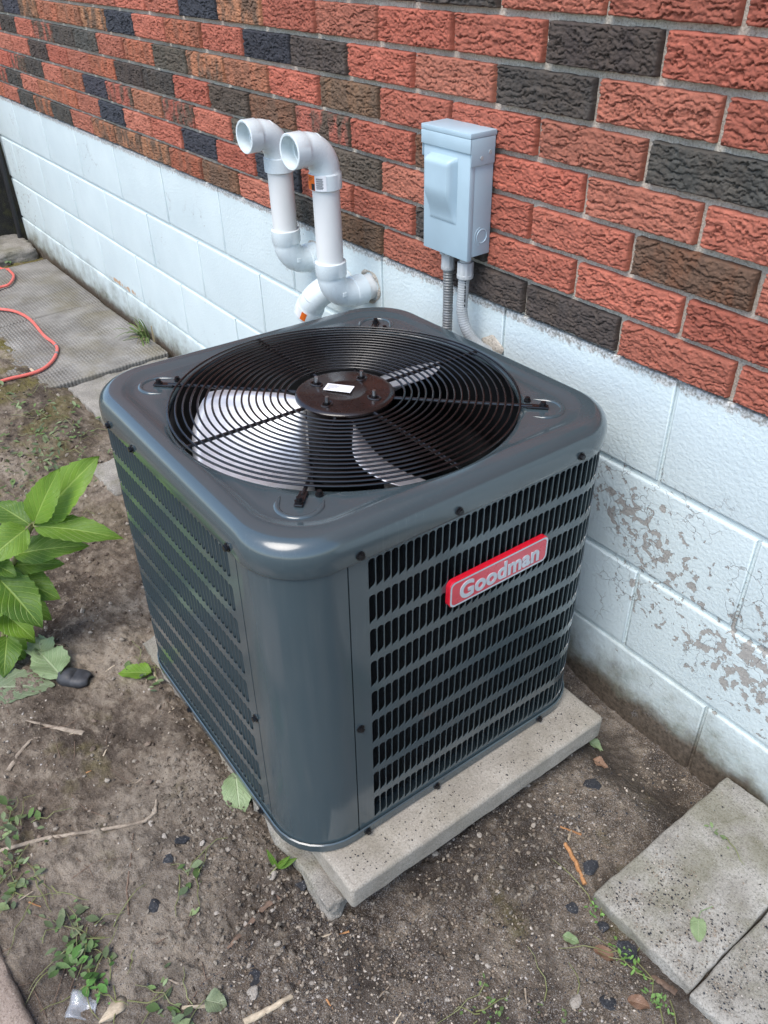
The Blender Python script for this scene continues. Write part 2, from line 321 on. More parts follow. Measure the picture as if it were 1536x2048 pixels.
def leafmat(name, dark, light, vein, trans=0.35, spots=0.0):
    t = NT(name); uv = t.sep(t.uv()); p = t.world()
    au = t.math('ABSOLUTE', t.math('SUBTRACT', uv[0], 0.5))
    mid = t.ramp(au, [(0.0, 1.0), (0.018, 0.9), (0.035, 0.0)])
    ph = t.math('FRACT', t.math('SUBTRACT', t.math('MULTIPLY', uv[1], 8.5), t.math('MULTIPLY', au, 6.2)))
    sec = t.ramp(t.math('ABSOLUTE', t.math('SUBTRACT', ph, 0.5)), [(0.0, 0.8), (0.05, 0.55), (0.11, 0.0)])
    net = t.ramp(t.voro(p, 260, 'DISTANCE_TO_EDGE'), [(0.0, 0.35), (0.06, 0.0)])
    vn = t.math('MAXIMUM', mid, t.math('MAXIMUM', sec, net))
    oi = t.n.new('ShaderNodeObjectInfo')
    c = t.mix(t.ramp(t.math('ADD', t.math('MULTIPLY', t.noise(p, 14, 3), 0.7), t.math('MULTIPLY', oi.outputs['Random'], 0.35)), [(0.3, 0.0), (0.75, 1.0)]), dark, light)
    c = t.mix(t.math('MULTIPLY', vn, 0.55), c, vein)
    if spots: c = t.mix(t.ramp(t.noise(p, 70, 3, 0.6), [(0.62, 0.0), (0.68, spots)]), c, (0.06, 0.045, 0.025))
    t.out(c, 0.45, 0, t.bump(t.math('MULTIPLY', vn, -1.0), 0.6, 0.0018))
    tr = t.n.new('ShaderNodeBsdfTranslucent'); t.L(c, tr.inputs[0]); mx = t.n.new('ShaderNodeMixShader'); mx.inputs[0].default_value = trans
    t.L(t.b.outputs[0], mx.inputs[1]); t.L(tr.outputs[0], mx.inputs[2]); t.L(mx.outputs[0], t.n['Material Output'].inputs[0])
    return t.m
M['leaf'] = leafmat('hydrangea_leaf', (0.062, 0.15, 0.012), (0.17, 0.31, 0.022), (0.34, 0.46, 0.10))
M['leaf_pale'] = leafmat('pale_leaf', (0.19, 0.27, 0.12), (0.28, 0.37, 0.18), (0.42, 0.48, 0.30), 0.15, 0.5)
M['leaf_grey'] = leafmat('grey_green_leaf', (0.13, 0.17, 0.085), (0.20, 0.24, 0.135), (0.28, 0.31, 0.20), 0.05, 0.5)
M['leaf_brown'] = leafmat('brown_leaf', (0.16, 0.085, 0.05), (0.27, 0.16, 0.10), (0.33, 0.22, 0.14), 0.05, 0.4)
M['stem'] = simple('green_stem', (0.16, 0.17, 0.06), 0.5, 0, 0.25, 30)
M['cord'] = simple('red_cord', (0.66, 0.15, 0.12), 0.42, 0, 0.12, 20)
M['cord_mark'] = simple('cord_mark_grey', (0.22, 0.2, 0.2), 0.5)
M['rubber'] = simple('black_rubber', (0.030, 0.031, 0.034), 0.55, 0, 0.4, 60, 0.3, 200, 0.001)
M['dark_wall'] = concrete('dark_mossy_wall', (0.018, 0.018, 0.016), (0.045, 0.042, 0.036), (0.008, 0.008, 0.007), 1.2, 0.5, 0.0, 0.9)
M['cable'] = simple('black_cable', (0.018, 0.018, 0.02), 0.45, 0, 0.2)
t = NT('clear_plastic'); M['plastic'] = t.out((0.8, 0.82, 0.84), 0.12, 0, t.bump(t.noise(t.obj(), 60, 3), 0.5, 0.004), **{'Transmission Weight': 0.75, 'IOR': 1.4})

# ------------------------------------------------------------------ ground
UM = Matrix(((0.9999, 0.0080, -0.0140, 3.3253), (-0.0076, 0.9996, 0.0290, -0.4493), (0.0143, -0.0289, 0.9995, -0.6460), (0, 0, 0, 1)))
def gz(x, y, detail=True):
    x = np.asarray(x, float); y = np.asarray(y, float)
    z = np.full(np.broadcast(x, y).shape, -0.738)
    z = z - 0.045 * sstep(3.42, 3.60, x) * sstep(-0.20, -0.07, y)                       # trench along the wall
    z = z + 0.018 * sstep(3.75, 3.3, x) * sstep(-0.70, -0.82, y) * sstep(2.4, 2.9, x)  # soil packed against the pad on the left
    z = z + 0.025 * np.exp(-((x - 3.22) / 0.30) ** 2 - ((y + 0.80) / 0.06) ** 2)
    z = z + 0.014 * sstep(2.3, 1.4, x) * sstep(-0.36, -0.50, y)
    z = z - 0.022 * sstep(2.3, 2.0, x) * sstep(-0.55, -0.40, y) + 0.0
    z = z + 0.020 * sstep(3.40, 3.25, x) * sstep(3.0, 3.2, x) * sstep(-0.2, -0.05, y)
    if detail:
        a = sstep(-0.02, -0.06, y) * 0 + 1
        z = z + 0.020 * fbm(x * 3.1, y * 3.1, 3, 3) * a + 0.010 * fbm(x * 14, y * 14, 4, 5) + 0.0040 * np.abs(fbm(x * 60, y * 60, 3, 9)) * 2 + 0.003 * fbm(x * 150, y * 150, 2, 21)
        cl = 0.25 + 1.1 * np.exp(-((x - 3.62) / 0.16) ** 2 - ((y + 0.84) / 0.13) ** 2) + 0.9 * np.exp(-((x - 3.82) / 0.13) ** 2 - ((y + 0.50) / 0.22) ** 2) + 0.8 * np.clip(fbm(x * 5, y * 5, 2, 41), 0, 1)
        z = z + cl * (0.030 * np.clip(vnoise(x * 95 + 3, y * 95, 51) - 0.12, 0, 1) + 0.020 * np.clip(vnoise(x * 170, y * 170 + 8, 57) - 0.10, 0, 1))
    return z
def axis(lo, hi, step, far, n=16):
    a = np.arange(lo, hi + 1e-6, step); g_ = np.geomspace(step * 3, far, n)
    return np.concatenate([(lo - g_)[::-1], a, hi + g_])
gx = axis(2.1, 4.5, 0.0040, 70, 22); gx = np.concatenate([gx[gx < -1.5], np.arange(-1.4, 2.1, 0.012), gx[gx >= 2.1]])
gy = np.concatenate([axis(-1.40, 0.0, 0.0040, 70, 18)]); gy = gy[gy < 0.03]
GX, GY = np.meshgrid(gx, gy, indexing='ij')
GZ = gz(GX, GY)
farm = sstep(6, 12, np.maximum(np.abs(GX - 2), np.abs(GY))); GZ = GZ * (1 - farm) + (-0.75) * farm
nx, ny = GX.shape; idx = np.arange(nx * ny).reshape(nx, ny)
F = np.stack([idx[:-1, :-1], idx[1:, :-1], idx[1:, 1:], idx[:-1, 1:]], -1).reshape(-1, 4)
me = fastmesh('ground', np.stack([GX, GY, GZ], -1).reshape(-1, 3), F); me.shade_smooth()
tag(link('ground', me, M['soil']), 'bare brown soil with grit around the air conditioner', None, None, 'structure')

# ------------------------------------------------------------------ brick wall
H_COURSE, L_BRICK = 0.0705, 0.2235
brickwall = empty('brick_wall', (1.9, 0.0, 0.018)); tag(brickwall, 'red and charcoal rug-faced brick wall above the painted blocks', 'wall')
def child(o, root):
    o.parent = root; o.matrix_parent_inverse = root.matrix_world.inverted() if root.matrix_world != Matrix() else Matrix(); return o
BW = Matrix.Translation((1.9, 0.0, 0.018)); BWI = BW.inverted()
ROWS = 11; Z0 = 0.018
m = MB().box(-0.45 - 1.9, 5.2 - 1.9, 0.0035, 0.22, 0.0, ROWS * H_COURSE)
link('mortar', m.mesh('mortar'), M['mortar'], brickwall)
m = MB().box(-0.45 - 1.9, 5.2 - 1.9, -0.006, 0.22, ROWS * H_COURSE + 0.002, 2.7)
link('upper_courses', m.mesh('upper_courses'), M['upper_brick'], brickwall)
def brick_mesh(seed, nu=150, nv=46):
    bl, bh = L_BRICK - 0.0125, H_COURSE - 0.0112
    u = np.linspace(-bl / 2, bl / 2, nu); v = np.linspace(-bh / 2, bh / 2, nv); U, V = np.meshgrid(u, v, indexing='ij')
    o = seed * 3.7
    warp = 1.25 * fbm(U * 21 + o, V * 55 + o, 2, seed) + 0.85 * fbm(U * 75 + o, V * 110, 3, seed + 4)
    ph = V * 88 + warp * 1.1 + 0.5 * vnoise(U * 240 + o, V * 160, seed + 31)
    cell = np.floor(ph); fr = ph - cell
    plate = vnoise(U * 34 + o + 5.1 * cell, cell * 3.3 + o, seed + 8)
    cut = np.clip((fr - 0.60) / 0.34, 0, 1) ** 1.6 * np.clip(0.75 + 1.5 * vnoise(U * 55 + 9.7 * cell, cell * 1.9 + o, seed + 15), 0.0, 1.25)
    cut = np.where(fr > 0.95, cut * (1 - fr) / 0.05, cut)
    h = 0.0052 + 0.0032 * plate - 0.0066 * cut + 0.0026 * fbm(U * 170, V * 260, 3, seed + 2) + 0.0020 * fbm(U * 20 + o, V * 26, 2, seed + 6)
    e = np.minimum(np.minimum((U + bl / 2), (bl / 2 - U)), np.minimum((V + bh / 2), (bh / 2 - V)))
    rim = np.clip(1 - e / 0.0022, 0, 1) ** 2
    Y = -(0.0055 + h) * (1 - 0.35 * rim) - 0.001 * vnoise(U * 120, V * 120, seed)
    wob = 0.0009 * vnoise(U * 90 + 5, V * 90 + o, seed + 3)
    Vp = np.stack([U + rim * wob * 2, Y, V + rim * wob * 2], -1).reshape(-1, 3)
    idx = np.arange(nu * nv).reshape(nu, nv)
    F = [np.stack([idx[:-1, :-1], idx[1:, :-1], idx[1:, 1:], idx[:-1, 1:]], -1).reshape(-1, 4)]
    loop = np.concatenate([idx[:, 0], idx[-1, 1:], idx[-2::-1, -1], idx[0, -2:0:-1]])
    back = Vp[loop].copy(); back[:, 1] = 0.012; n0 = len(Vp); Vp = np.concatenate([Vp, back]); k = len(loop); a = np.arange(k); b = (a + 1) % k
    F.append(np.stack([loop[b], loop[a], n0 + a, n0 + b], -1))
    me = fastmesh('brick', Vp, np.concatenate(F)); me.shade_smooth(); me.materials.append(M['brick']); return me
brick_variants = [brick_mesh(3 + 5 * i) for i in range(9)]
CODES = {'R': ((0.43, 0.140, 0.092), 0.0), 'O': ((0.42, 0.150, 0.085), 0.35), 'T': ((0.42, 0.185, 0.10), 0.85), 'M': ((0.38, 0.115, 0.08), 1.0),
         'B': ((0.185, 0.098, 0.058), 0.5), 'D': ((0.078, 0.068, 0.060), 0.25), 'N': ((0.050, 0.053, 0.064), 0.0), 'E': ((0.105, 0.082, 0.064), 0.3)}
row_codes = {  # k = -17 .. from the left end of the picture
    0: 'RORDTDRTTTOBRDBRDDRRRRRR', 1: 'RMDROORNRRNRNRRDRRRRRRR', 2: 'RRRMDRONMOMREBERRRBRRRRR', 3: 'DRRRDRRODDREBMRBRRRRRRRR',
    4: 'DRRDRMDDROETORBRRRDRRRRR', 5: 'RRDNTOOTNRORNDRRDRRRRRRR', 6: 'RRRDRRERRRRNTRRRRDRRRRRR', 7: 'RRDRRNRRODRRRRDDRRRRRRRR'}
brnd = random.Random(5)
for i in range(ROWS):
    s = row_codes.get(i)
    for j in range(24):
        k = j - 17
        if i == 0: kk = j - 17
        code = s[j] if s and j < len(s) else brnd.choice('RRRRDORN')
        x = (3.307 if i % 2 == 0 else 3.4205) + L_BRICK * (k + 0.5)
        if x - L_BRICK / 2 < -0.46 or x > 5.1: continue
        o = bpy.data.objects.new('brick', brick_variants[brnd.randrange(9)]); col.objects.link(o); o.parent = brickwall
        o.location = (x - 1.9, brnd.uniform(-0.0015, 0.001), H_COURSE * (i + 0.5)); o.rotation_euler = (brnd.uniform(-0.008, 0.008), brnd.uniform(-0.006, 0.006) + (math.pi if False else 0), brnd.uniform(-0.006, 0.006))
        c, al = CODES[code]; f_ = brnd.uniform(0.80, 1.12); g_ = brnd.uniform(0.90, 1.14)
        o.color = (c[0] * f_, c[1] * f_ * g_, c[2] * f_ * g_, al)

# ------------------------------------------------------------------ painted block foundation
fnd = empty('block_foundation', (1.9, 0.0, -0.9)); tag(fnd, 'pale painted concrete block foundation with peeling paint below the brick', 'wall')
zc = [0.016, -0.1864, -0.3896, -0.5928, -0.796]
m = MB().box(-0.405 - 1.9, 5.2 - 1.9, 0.0045, 0.21, -0.4, 0.9155)
link('mortar', m.mesh('foundation_mortar'), M['painted_block'], fnd)
def block_mesh(bl, bh):
    nu, nv = 26, 14; u = np.linspace(-bl / 2, bl / 2, nu); v = np.linspace(-bh / 2, bh / 2, nv); U, V = np.meshgrid(u, v, indexing='ij')
    return U, V
blk_cache = {}
def block(bl, bh):
    key = (round(bl, 3), round(bh, 3))
    if key in blk_cache: return blk_cache[key]
    bm = bmesh.new(); bmesh.ops.create_cube(bm, size=1)
    for v in bm.verts: v.co = Vector((v.co.x * bl, v.co.y * 0.03, v.co.z * bh))
    bmesh.ops.bevel(bm, geom=[e for e in bm.edges if abs(e.verts[0].co.y + 0.015) < 1e-5 and abs(e.verts[1].co.y + 0.015) < 1e-5], offset=0.005, segments=3, affect='EDGES', profile=0.6)
    me = bpy.data.meshes.new('block'); bm.to_mesh(me); bm.free(); me.materials.append(M['painted_block']); me.shade_smooth(); me.set_sharp_from_angle(angle=R(50)); blk_cache[key] = me; return me
brnd2 = random.Random(3)
for ci in range(4):
    zt, zb = zc[ci] - (0.0 if ci == 0 else 0.0065), zc[ci + 1] + 0.0055
    off = 0.0 if ci % 2 == 0 else 0.2032
    for n in range(-2, 14):
        x0 = n * 0.4064 + off + 0.003; x1 = x0 + 0.4064 - 0.006
        if x1 < -0.40: continue
        x0 = max(x0, -0.412)
        if x1 - x0 < 0.05: continue
        o = bpy.data.objects.new('block', block(x1 - x0, zt - zb)); col.objects.link(o); o.parent = fnd
        o.location = ((x0 + x1) / 2 - 1.9, 0.013 + brnd2.uniform(-0.0008, 0.0008), (zt + zb) / 2 + 0.9); o.rotation_euler = (0, 0, brnd2.uniform(-0.0015, 0.0015))
# bed joints: rounded, thickly painted bead sitting in each joint
for ci in range(1, 4):
    xs = np.linspace(-0.40, 5.15, 260); zz = zc[ci] + 0.0008 * np.array([math.sin(x * 9 + ci) + 0.8 * math.sin(x * 31 + 2 * ci) for x in xs])
    MB().sweep([(x - 1.9, 0.0112, z + 0.9) for x, z in zip(xs, zz - 0.001)], [0.0056 + 0.0007 * math.sin(x * 47 + ci) for x in xs], 8).build('bed_joint', M['painted_block'], fnd, True)

# ------------------------------------------------------------------ paving and slabs
def slab_mesh(x0, x1, y0, y1, z0, z1, bev=0.006, rough=0.0015, step=0.02, seed=0):
    bm = bmesh.new(); bmesh.ops.create_cube(bm, size=1)
    for v in bm.verts: v.co = Vector(((x0 + x1) / 2 + v.co.x * (x1 - x0), (y0 + y1) / 2 + v.co.y * (y1 - y0), (z0 + z1) / 2 + v.co.z * (z1 - z0)))
    n = max(1, int(max(x1 - x0, y1 - y0) / step))
    bmesh.ops.bevel(bm, geom=bm.edges[:], offset=bev, segments=2, affect='EDGES', profile=0.5)
    bmesh.ops.subdivide_edges(bm, edges=[e for e in bm.edges if e.calc_length() > step * 2], cuts=min(n, 28), use_grid_fill=True)
    co = np.array([v.co for v in bm.verts])
    d1 = fbm(co[:, 0] * 40 + seed, co[:, 1] * 40 + co[:, 2] * 33, 3, seed); d2 = fbm(co[:, 1] * 40 + 7, co[:, 0] * 40 - co[:, 2] * 37, 3, seed + 5)
    cx, cy = (x0 + x1) / 2, (y0 + y1) / 2
    for v, a, b in zip(bm.verts, d1, d2):
        v.co.z += a * rough; v.co.x += b * rough * 1.5; v.co.y += a * rough * 1.5
    me = bpy.data.meshes.new('slab'); bm.to_mesh(me); bm.free(); me.shade_smooth(); me.set_sharp_from_angle(angle=R(50)); return me
def slab(name, label, cat, mat, x0, x1, y0, y1, z0, z1, rot=0, group=None, mw=None, **k):
    cx, cy = ((x0 + x1) / 2, (y0 + y1) / 2) if mw is None else (0, 0)
    me = slab_mesh(x0 - cx, x1 - cx, y0 - cy, y1 - cy, z0, z1, **k); o = link(name, me, mat)
    if mw is None: o.location = (cx, cy, 0); o.rotation_euler = (0, 0, rot)
    else: o.matrix_world = mw
    return tag(o, label, cat, group)
slab('paving_slab', 'far checkered concrete paving slab beside the house corner', 'slab', M['checker'], -0.05, 0.705, -0.60, -0.020, -0.79, -0.726, 0.0, 'checkered paving slabs')
slab('paving_slab', 'nearer checkered concrete paving slab under the red cord', 'slab', M['checker'], 0.722, 1.425, -0.60, -0.022, -0.79, -0.722, 0.012, 'checkered paving slabs')
slab('flagstone', 'plain grey flagstone partly buried behind the air conditioner', 'slab', M['old_concrete'], 1.445, 2.02, -0.43, -0.03, -0.79, -0.730, 0.02, rough=0.006)
slab('flagstone', 'broken grey flagstone with chipped end beside the soil', 'slab', M['old_concrete'], 2.035, 2.22, -0.575, -0.10, -0.79, -0.721, 0.06, rough=0.007, bev=0.012)
slab('paver', 'nearest grey speckled concrete paver with a heart shaped leaf on it', 'paver', M['paver'], 3.944, 4.138, -0.396, -0.018, -0.765, -0.702, 0.0, 'pavers beside the wall', seed=3, bev=0.0045, rough=0.0022)
slab('paver', 'grey speckled concrete paver at the right edge of the picture', 'paver', M['paver'], 4.1408, 4.345, -0.402, -0.02, -0.765, -0.705, 0.0, 'pavers beside the wall', seed=8, bev=0.0045, rough=0.0022)
slab('paver', 'reddish paver corner at the bottom left of the picture', 'paver', M['red_paver'], 3.30, 3.70, -1.52, -1.228, -0.775, -0.708, 0.045, seed=5, bev=0.010, rough=0.003)
slab('concrete_pad', 'clean grey concrete pad carrying the air conditioner', 'pad', M['pad'], -0.40, 0.404, -0.290, 0.318, -0.054, 0.0, mw=UM, bev=0.007, seed=2, rough=0.0014)
slab('lower_slab', 'rough broken concrete slab buried under the clean pad', 'slab', M['old_concrete'], -0.42, 0.372, -0.318, -0.06, -0.125, -0.0555, mw=UM, bev=0.006, seed=9, rough=0.011, step=0.012)
# behind the house corner
slab('concrete_step', 'weathered concrete step beyond the house corner', 'step', M['old_concrete'], -0.545, -0.21, -0.75, -0.015, -0.80, -0.702, 0.0, bev=0.02, rough=0.008)
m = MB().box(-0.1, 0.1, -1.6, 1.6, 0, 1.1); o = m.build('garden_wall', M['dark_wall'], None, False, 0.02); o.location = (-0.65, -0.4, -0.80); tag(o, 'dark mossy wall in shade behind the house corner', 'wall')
cable = MB().sweep([(-0.40, -0.030, 0.16), (-0.385, -0.03, -0.1), (-0.388, -0.03, -0.3), (-0.395, -0.035, -0.5), (-0.41, -0.035, -0.64), (-0.42, -0.038, -0.72), (-0.425, -0.045, -0.80)], 0.012, 10).build('black_cable', M['cable'], None, True)
tag(cable, 'thick black cable running down the house corner', 'cable')

# ------------------------------------------------------------------ air conditioner
ac = empty('air_conditioner', mat=UM); tag(ac, 'dark grey outdoor air conditioner with top fan grille on the pad', 'air conditioner')
HW, CR = 0.330, 0.095
def rsq(hw, r, n=40):
    """points of a rounded square, counterclockwise from (hw, 0), plus a function of arc length"""
    st = hw - r; q = math.pi * r / 2; per = 4 * (2 * st + q)
    def P(s):
        s = s % per
        segs = []
        # start at (hw,-st) going +y
        k = 0
        while True:
            if s <= 2 * st:
                p = Vector((hw, -st + s, 0)); nrm = Vector((1, 0, 0)); break
            s -= 2 * st
            if s <= q:
                a = s / r; p = Vector((st + r * math.cos(a), st + r * math.sin(a), 0)); nrm = Vector((math.cos(a), math.sin(a), 0)); break
            s -= q; k += 1
            if k > 8: p = Vector((hw, -st, 0)); nrm = Vector((1, 0, 0)); break
        rot = Matrix.Rotation(k * math.pi / 2, 3, 'Z'); return rot @ p, rot @ nrm
    return P, per
PF, PER = rsq(HW, CR); ST = HW - CR
# s=0 is (HW,-ST). corner panel runs from -y face x=0.226 to +x face y=-0.226
S_START = (-0.222) + ST                       # seam on +x face
S_END = PER - math.pi * CR / 2 - (ST - 0.222)  # seam on -y face
ZB, ZT = 0.014, 0.615
def shell(s0, s1, z0, z1, off, n, zoff=0):
    v = []; f = []
    for i in range(n + 1):
        p, nr = PF(s0 + (s1 - s0) * i / n); q = p + nr * off
        v += [(q.x, q.y, z0), (q.x, q.y, z1)]
    for i in range(n): f.append((2 * i, 2 * i + 2, 2 * i + 3, 2 * i + 1))
    return v, f
# corner panel with its folded edges
m = MB(); a0, a1 = S_END - PER + 0.0014, S_START - 0.0014
v, f = shell(a0, a1, ZB, ZT, 0.0, 40); m.add(v, f)
for s_ in (a0, a1):
    p, nr = PF(s_); q = p - nr * 0.014; m.add([(p.x, p.y, ZB), (p.x, p.y, ZT), (q.x, q.y, ZT), (q.x, q.y, ZB)], [(0, 1, 2, 3)])
m.build('corner_panel', M['cabinet'], ac, True)
# louvered panels
ROWZ = [0.5865 - 0.0632 * i for i in range(9)]; SH = 0.0512; PITCH = 0.0131
def slot_outline(w, h):
    r = w * 0.42
    pts = []
    for a in (0, 30, 60, 90): pts.append((w / 2 - r + r * math.cos(R(a)), h / 2 - r + r * math.sin(R(a))))
    for a in (90, 120, 150, 180): pts.append((-w / 2 + r + r * math.cos(R(a)), h / 2 - r + r * math.sin(R(a))))
    pts += [(-w / 2, -h / 2 + 0.001), (-w / 2 + 0.001, -h / 2), (w / 2 - r * 1.3, -h / 2 + 0.0025), (w / 2 - r * 0.3, -h / 2 + 0.0055), (w / 2, -h / 2 + 0.010)]
    return pts
SO = slot_outline(PITCH - 0.0015, SH)
def cell_outer(pt, w, h):                      # push the outline point out to the cell border
    x, z = pt; k = min(w / 2 / abs(x) if abs(x) > 1e-9 else 9e9, h / 2 / abs(z) if abs(z) > 1e-9 else 9e9); return (x * k, z * k)
CO = [cell_outer(p, PITCH, 0.0632) for p in SO]
def on(s, z, off):
    p, nr = PF(s); return (p.x + nr.x * off, p.y + nr.y * off, z)
fin_spots = []
def louver_panel(s0, s1, name, margins):
    m = MB(); n = int((s1 - s0 - 2 * margins) / PITCH); ms = (s1 - s0 - n * PITCH) / 2
    zc_ = [z - SH / 2 for z in ROWZ]; zt = zc_[0] + 0.0316; zb = zc_[-1] - 0.0316; K = len(SO)
    for zi in zc_:
        for j in range(n):
            sc = s0 + ms + (j + 0.5) * PITCH
            v = [on(sc + x, zi + z, 0) for x, z in CO] + [on(sc + x, zi + z, 0) for x, z in SO] + [on(sc + x * 0.985, zi + z * 0.995, -0.0008) for x, z in SO]
            f = []
            for q in range(K):
                q2 = (q + 1) % K; f += [(q, q2, K + q2, K + q), (K + q, K + q2, 2 * K + q2, 2 * K + q)]
            m.add(v, f)
            for q in range(K):                     # fill the cell corners
                q2 = (q + 1) % K; (xa, za), (xb, zb_) = CO[q], CO[q2]
                if abs(xa - xb) > 1e-7 and abs(za - zb_) > 1e-7:
                    cx_ = xa if abs(abs(xa) - PITCH / 2) < 1e-7 else xb; cz_ = za if abs(abs(za) - 0.0316) < 1e-7 else zb_
                    m.add([v[q], on(sc + cx_, zi + cz_, 0), v[q2]], [(0, 1, 2)])
            fin_spots.append((sc - PITCH / 2 + 0.0008, zi, name))
    for (a, b, c_, d) in ((s0 + 0.0008, s1 - 0.0008, zt, ZT), (s0 + 0.0008, s1 - 0.0008, ZB, zb), (s0 + 0.0008, s0 + ms, zb, zt), (s1 - ms, s1 - 0.0008, zb, zt)):
        v, f = shell(a, b, c_, d, 0, max(2, int((b - a) / 0.012))); m.add(v, f)
    for s_ in (s0 + 0.0008, s1 - 0.0008):
        p, nr = PF(s_); q = p - nr * 0.014; m.add([(p.x, p.y, ZB), (p.x, p.y, ZT), (q.x, q.y, ZT), (q.x, q.y, ZB)], [(0, 1, 2, 3)])
    return m.build('louver_panel', M['cabinet'], ac, True)
q_ = math.pi * CR / 2
sA1 = 2 * ST + q_ * 1.0 + 0.02                 # front panel wraps round the right-hand corner
sB1 = 2 * (2 * ST + q_) + 0.02
sC1 = 3 * (2 * ST + q_) - q_ - 0.03
panels = {}
panels['front'] = louver_panel(S_START, sA1, 'front', 0.028)
panels['rear'] = louver_panel(sA1, sB1, 'rear', 0.010)
panels['side'] = louver_panel(sB1, sC1, 'side', 0.010)
panels['left'] = louver_panel(sC1, S_END, 'left', 0.022)
# louver fins: curved blade punched from the clockwise edge of each slot and leaning inwards
fm = MB(); prof = [(0.0, 0.0), (0.0018, -0.0045), (0.0045, -0.0095), (0.0088, -0.0145)]
v = []; f = []
for (a, b) in prof: v += [(a, b, -SH / 2 + 0.002), (a, b, SH / 2 - 0.003)]
for i in range(3): f.append((2 * i, 2 * i + 2, 2 * i + 3, 2 * i + 1))
fin_me = mkmesh('louver_fin', v, f, True); fin_me.materials.append(M['cabinet'])
def fin_matrix(s, z):
    p, nr = PF(s); tg = Vector((-nr.y, nr.x, 0))
    return Matrix(((tg.x, nr.x, 0, p.x - nr.x * 0.001), (tg.y, nr.y, 0, p.y - nr.y * 0.001), (0, 0, 1, z), (0, 0, 0, 1)))
camL = UM.inverted() @ Vector(CAM)
def vis(sp):
    p, nr = PF(sp[0]); d = camL - Vector((p.x, p.y, sp[1])); return d.length if nr.dot(d.normalized()) > 0.08 else 10 + d.length
fin_spots.sort(key=vis); rest = {k: MB() for k in panels}
for i, (s_, z, nm) in enumerate(fin_spots):
    mw = fin_matrix(s_, z)
    if i < 300:
        o = bpy.data.objects.new('louver_fin', fin_me); col.objects.link(o); o.parent = panels[nm]; o.matrix_local = mw
    else: rest[nm].add([tuple(mw @ Vector(p)) for p in v], f)
for k, mb in rest.items():
    if mb.v: tag(mb.build('louver_fins', M['cabinet'], panels[k], True), kind='stuff')
# coil behind the louvers, inner tank walls
mm = MB(); v_, f_ = shell(0.012, S_END - 0.03, 0.03, 0.60, -0.021, 140); mm.add(v_, f_); mm.build('coil', M['coil'], ac, True)
mm = MB(); v_, f_ = shell(0.012, S_END - 0.03, 0.03, 0.60, -0.045, 120); mm.add(v_, [tuple(reversed(q)) for q in f_]); mm.build('coil', M['coil'], ac, True)
# base pan
def loft(loops, n=128, close_in=True, close_out=False):
    """loops: list of (fn(angle)->(x,y), z)"""
    v = []; f = []
    for fn, z in loops:
        for i in range(n):
            x, y = fn(2 * math.pi * i / n); zz = z(2 * math.pi * i / n) if callable(z) else z; v.append((x, y, zz))
    for k in range(len(loops) - 1):
        for i in range(n):
            j = (i + 1) % n; f.append((k * n + i, k * n + j, (k + 1) * n + j, (k + 1) * n + i))
    return v, f
def rs_ang(hw, r):
    """rounded square as function of a parameter that keeps the flats and corners evenly sampled"""
    P_, per_ = rsq(hw, r)
    def fn(a):
        p, _ = P_((a / (2 * math.pi)) * per_ + (hw - r)); return p.x, p.y
    return fn
m = MB(); v_, f_ = loft([(rs_ang(0.30, 0.08), 0.001), (rs_ang(0.329, 0.096), 0.001), (rs_ang(0.334, 0.098), 0.004), (rs_ang(0.3345, 0.098), 0.020), (rs_ang(0.3325, 0.097), 0.0215), (rs_ang(0.331, 0.096), 0.0195), (rs_ang(0.328, 0.094), 0.016), (rs_ang(0.20, 0.05), 0.016)]); m.add(v_, f_)
n = 128; m.f.append(tuple(range(7 * n, 8 * n))); m.build('base_pan', M['cabinet'], ac, True)
# top cap
OPN = 0.292
def pan_fn(hw, r, minr):
    g_ = rs_ang(hw, r)
    def fn(a):
        x, y = g_(a); d = math.hypot(x, y); k = max(1.0, minr / d); return x * k, y * k
    return fn
def circ(rad):
    g_ = rs_ang(0.3, 0.09)
    def fn(a):
        x, y = g_(a); d = math.hypot(x, y); return x / d * rad, y / d * rad
    return fn
loops = [(rs_ang(0.3312, 0.097), 0.594), (rs_ang(0.3330, 0.0975), 0.5925), (rs_ang(0.3342, 0.098), 0.596), (rs_ang(0.3346, 0.098), 0.616), (rs_ang(0.3340, 0.098), 0.6235), (rs_ang(0.3322, 0.0975), 0.6305), (rs_ang(0.3290, 0.0965), 0.6366), (rs_ang(0.3250, 0.0955), 0.6412), (rs_ang(0.3205, 0.0945), 0.6440), (rs_ang(0.3180, 0.0940), 0.6449),
         (rs_ang(0.3168, 0.0935), 0.6451), (pan_fn(0.310, 0.091, 0.3050), 0.6452), (pan_fn(0.302, 0.088, 0.3020), 0.6452), (pan_fn(0.2975, 0.086, 0.3003), 0.6447), (pan_fn(0.292, 0.084, 0.2988), 0.6430), (pan_fn(0.2865, 0.082, 0.2972), 0.6412), (pan_fn(0.281, 0.080, 0.2960), 0.6404), (pan_fn(0.274, 0.078, 0.2952), 0.6402), (pan_fn(0.24, 0.07, 0.294), 0.6401),
         (circ(OPN), 0.6395), (circ(OPN - 0.002), 0.636), (circ(OPN - 0.003), 0.622)]
m = MB(); v_, f_ = loft(loops, 320); m.add(v_, f_); cap = m.build('top_cap', M['cabinet'], ac); cap.data.shade_smooth(); cap.data.set_sharp_from_angle(angle=R(60))
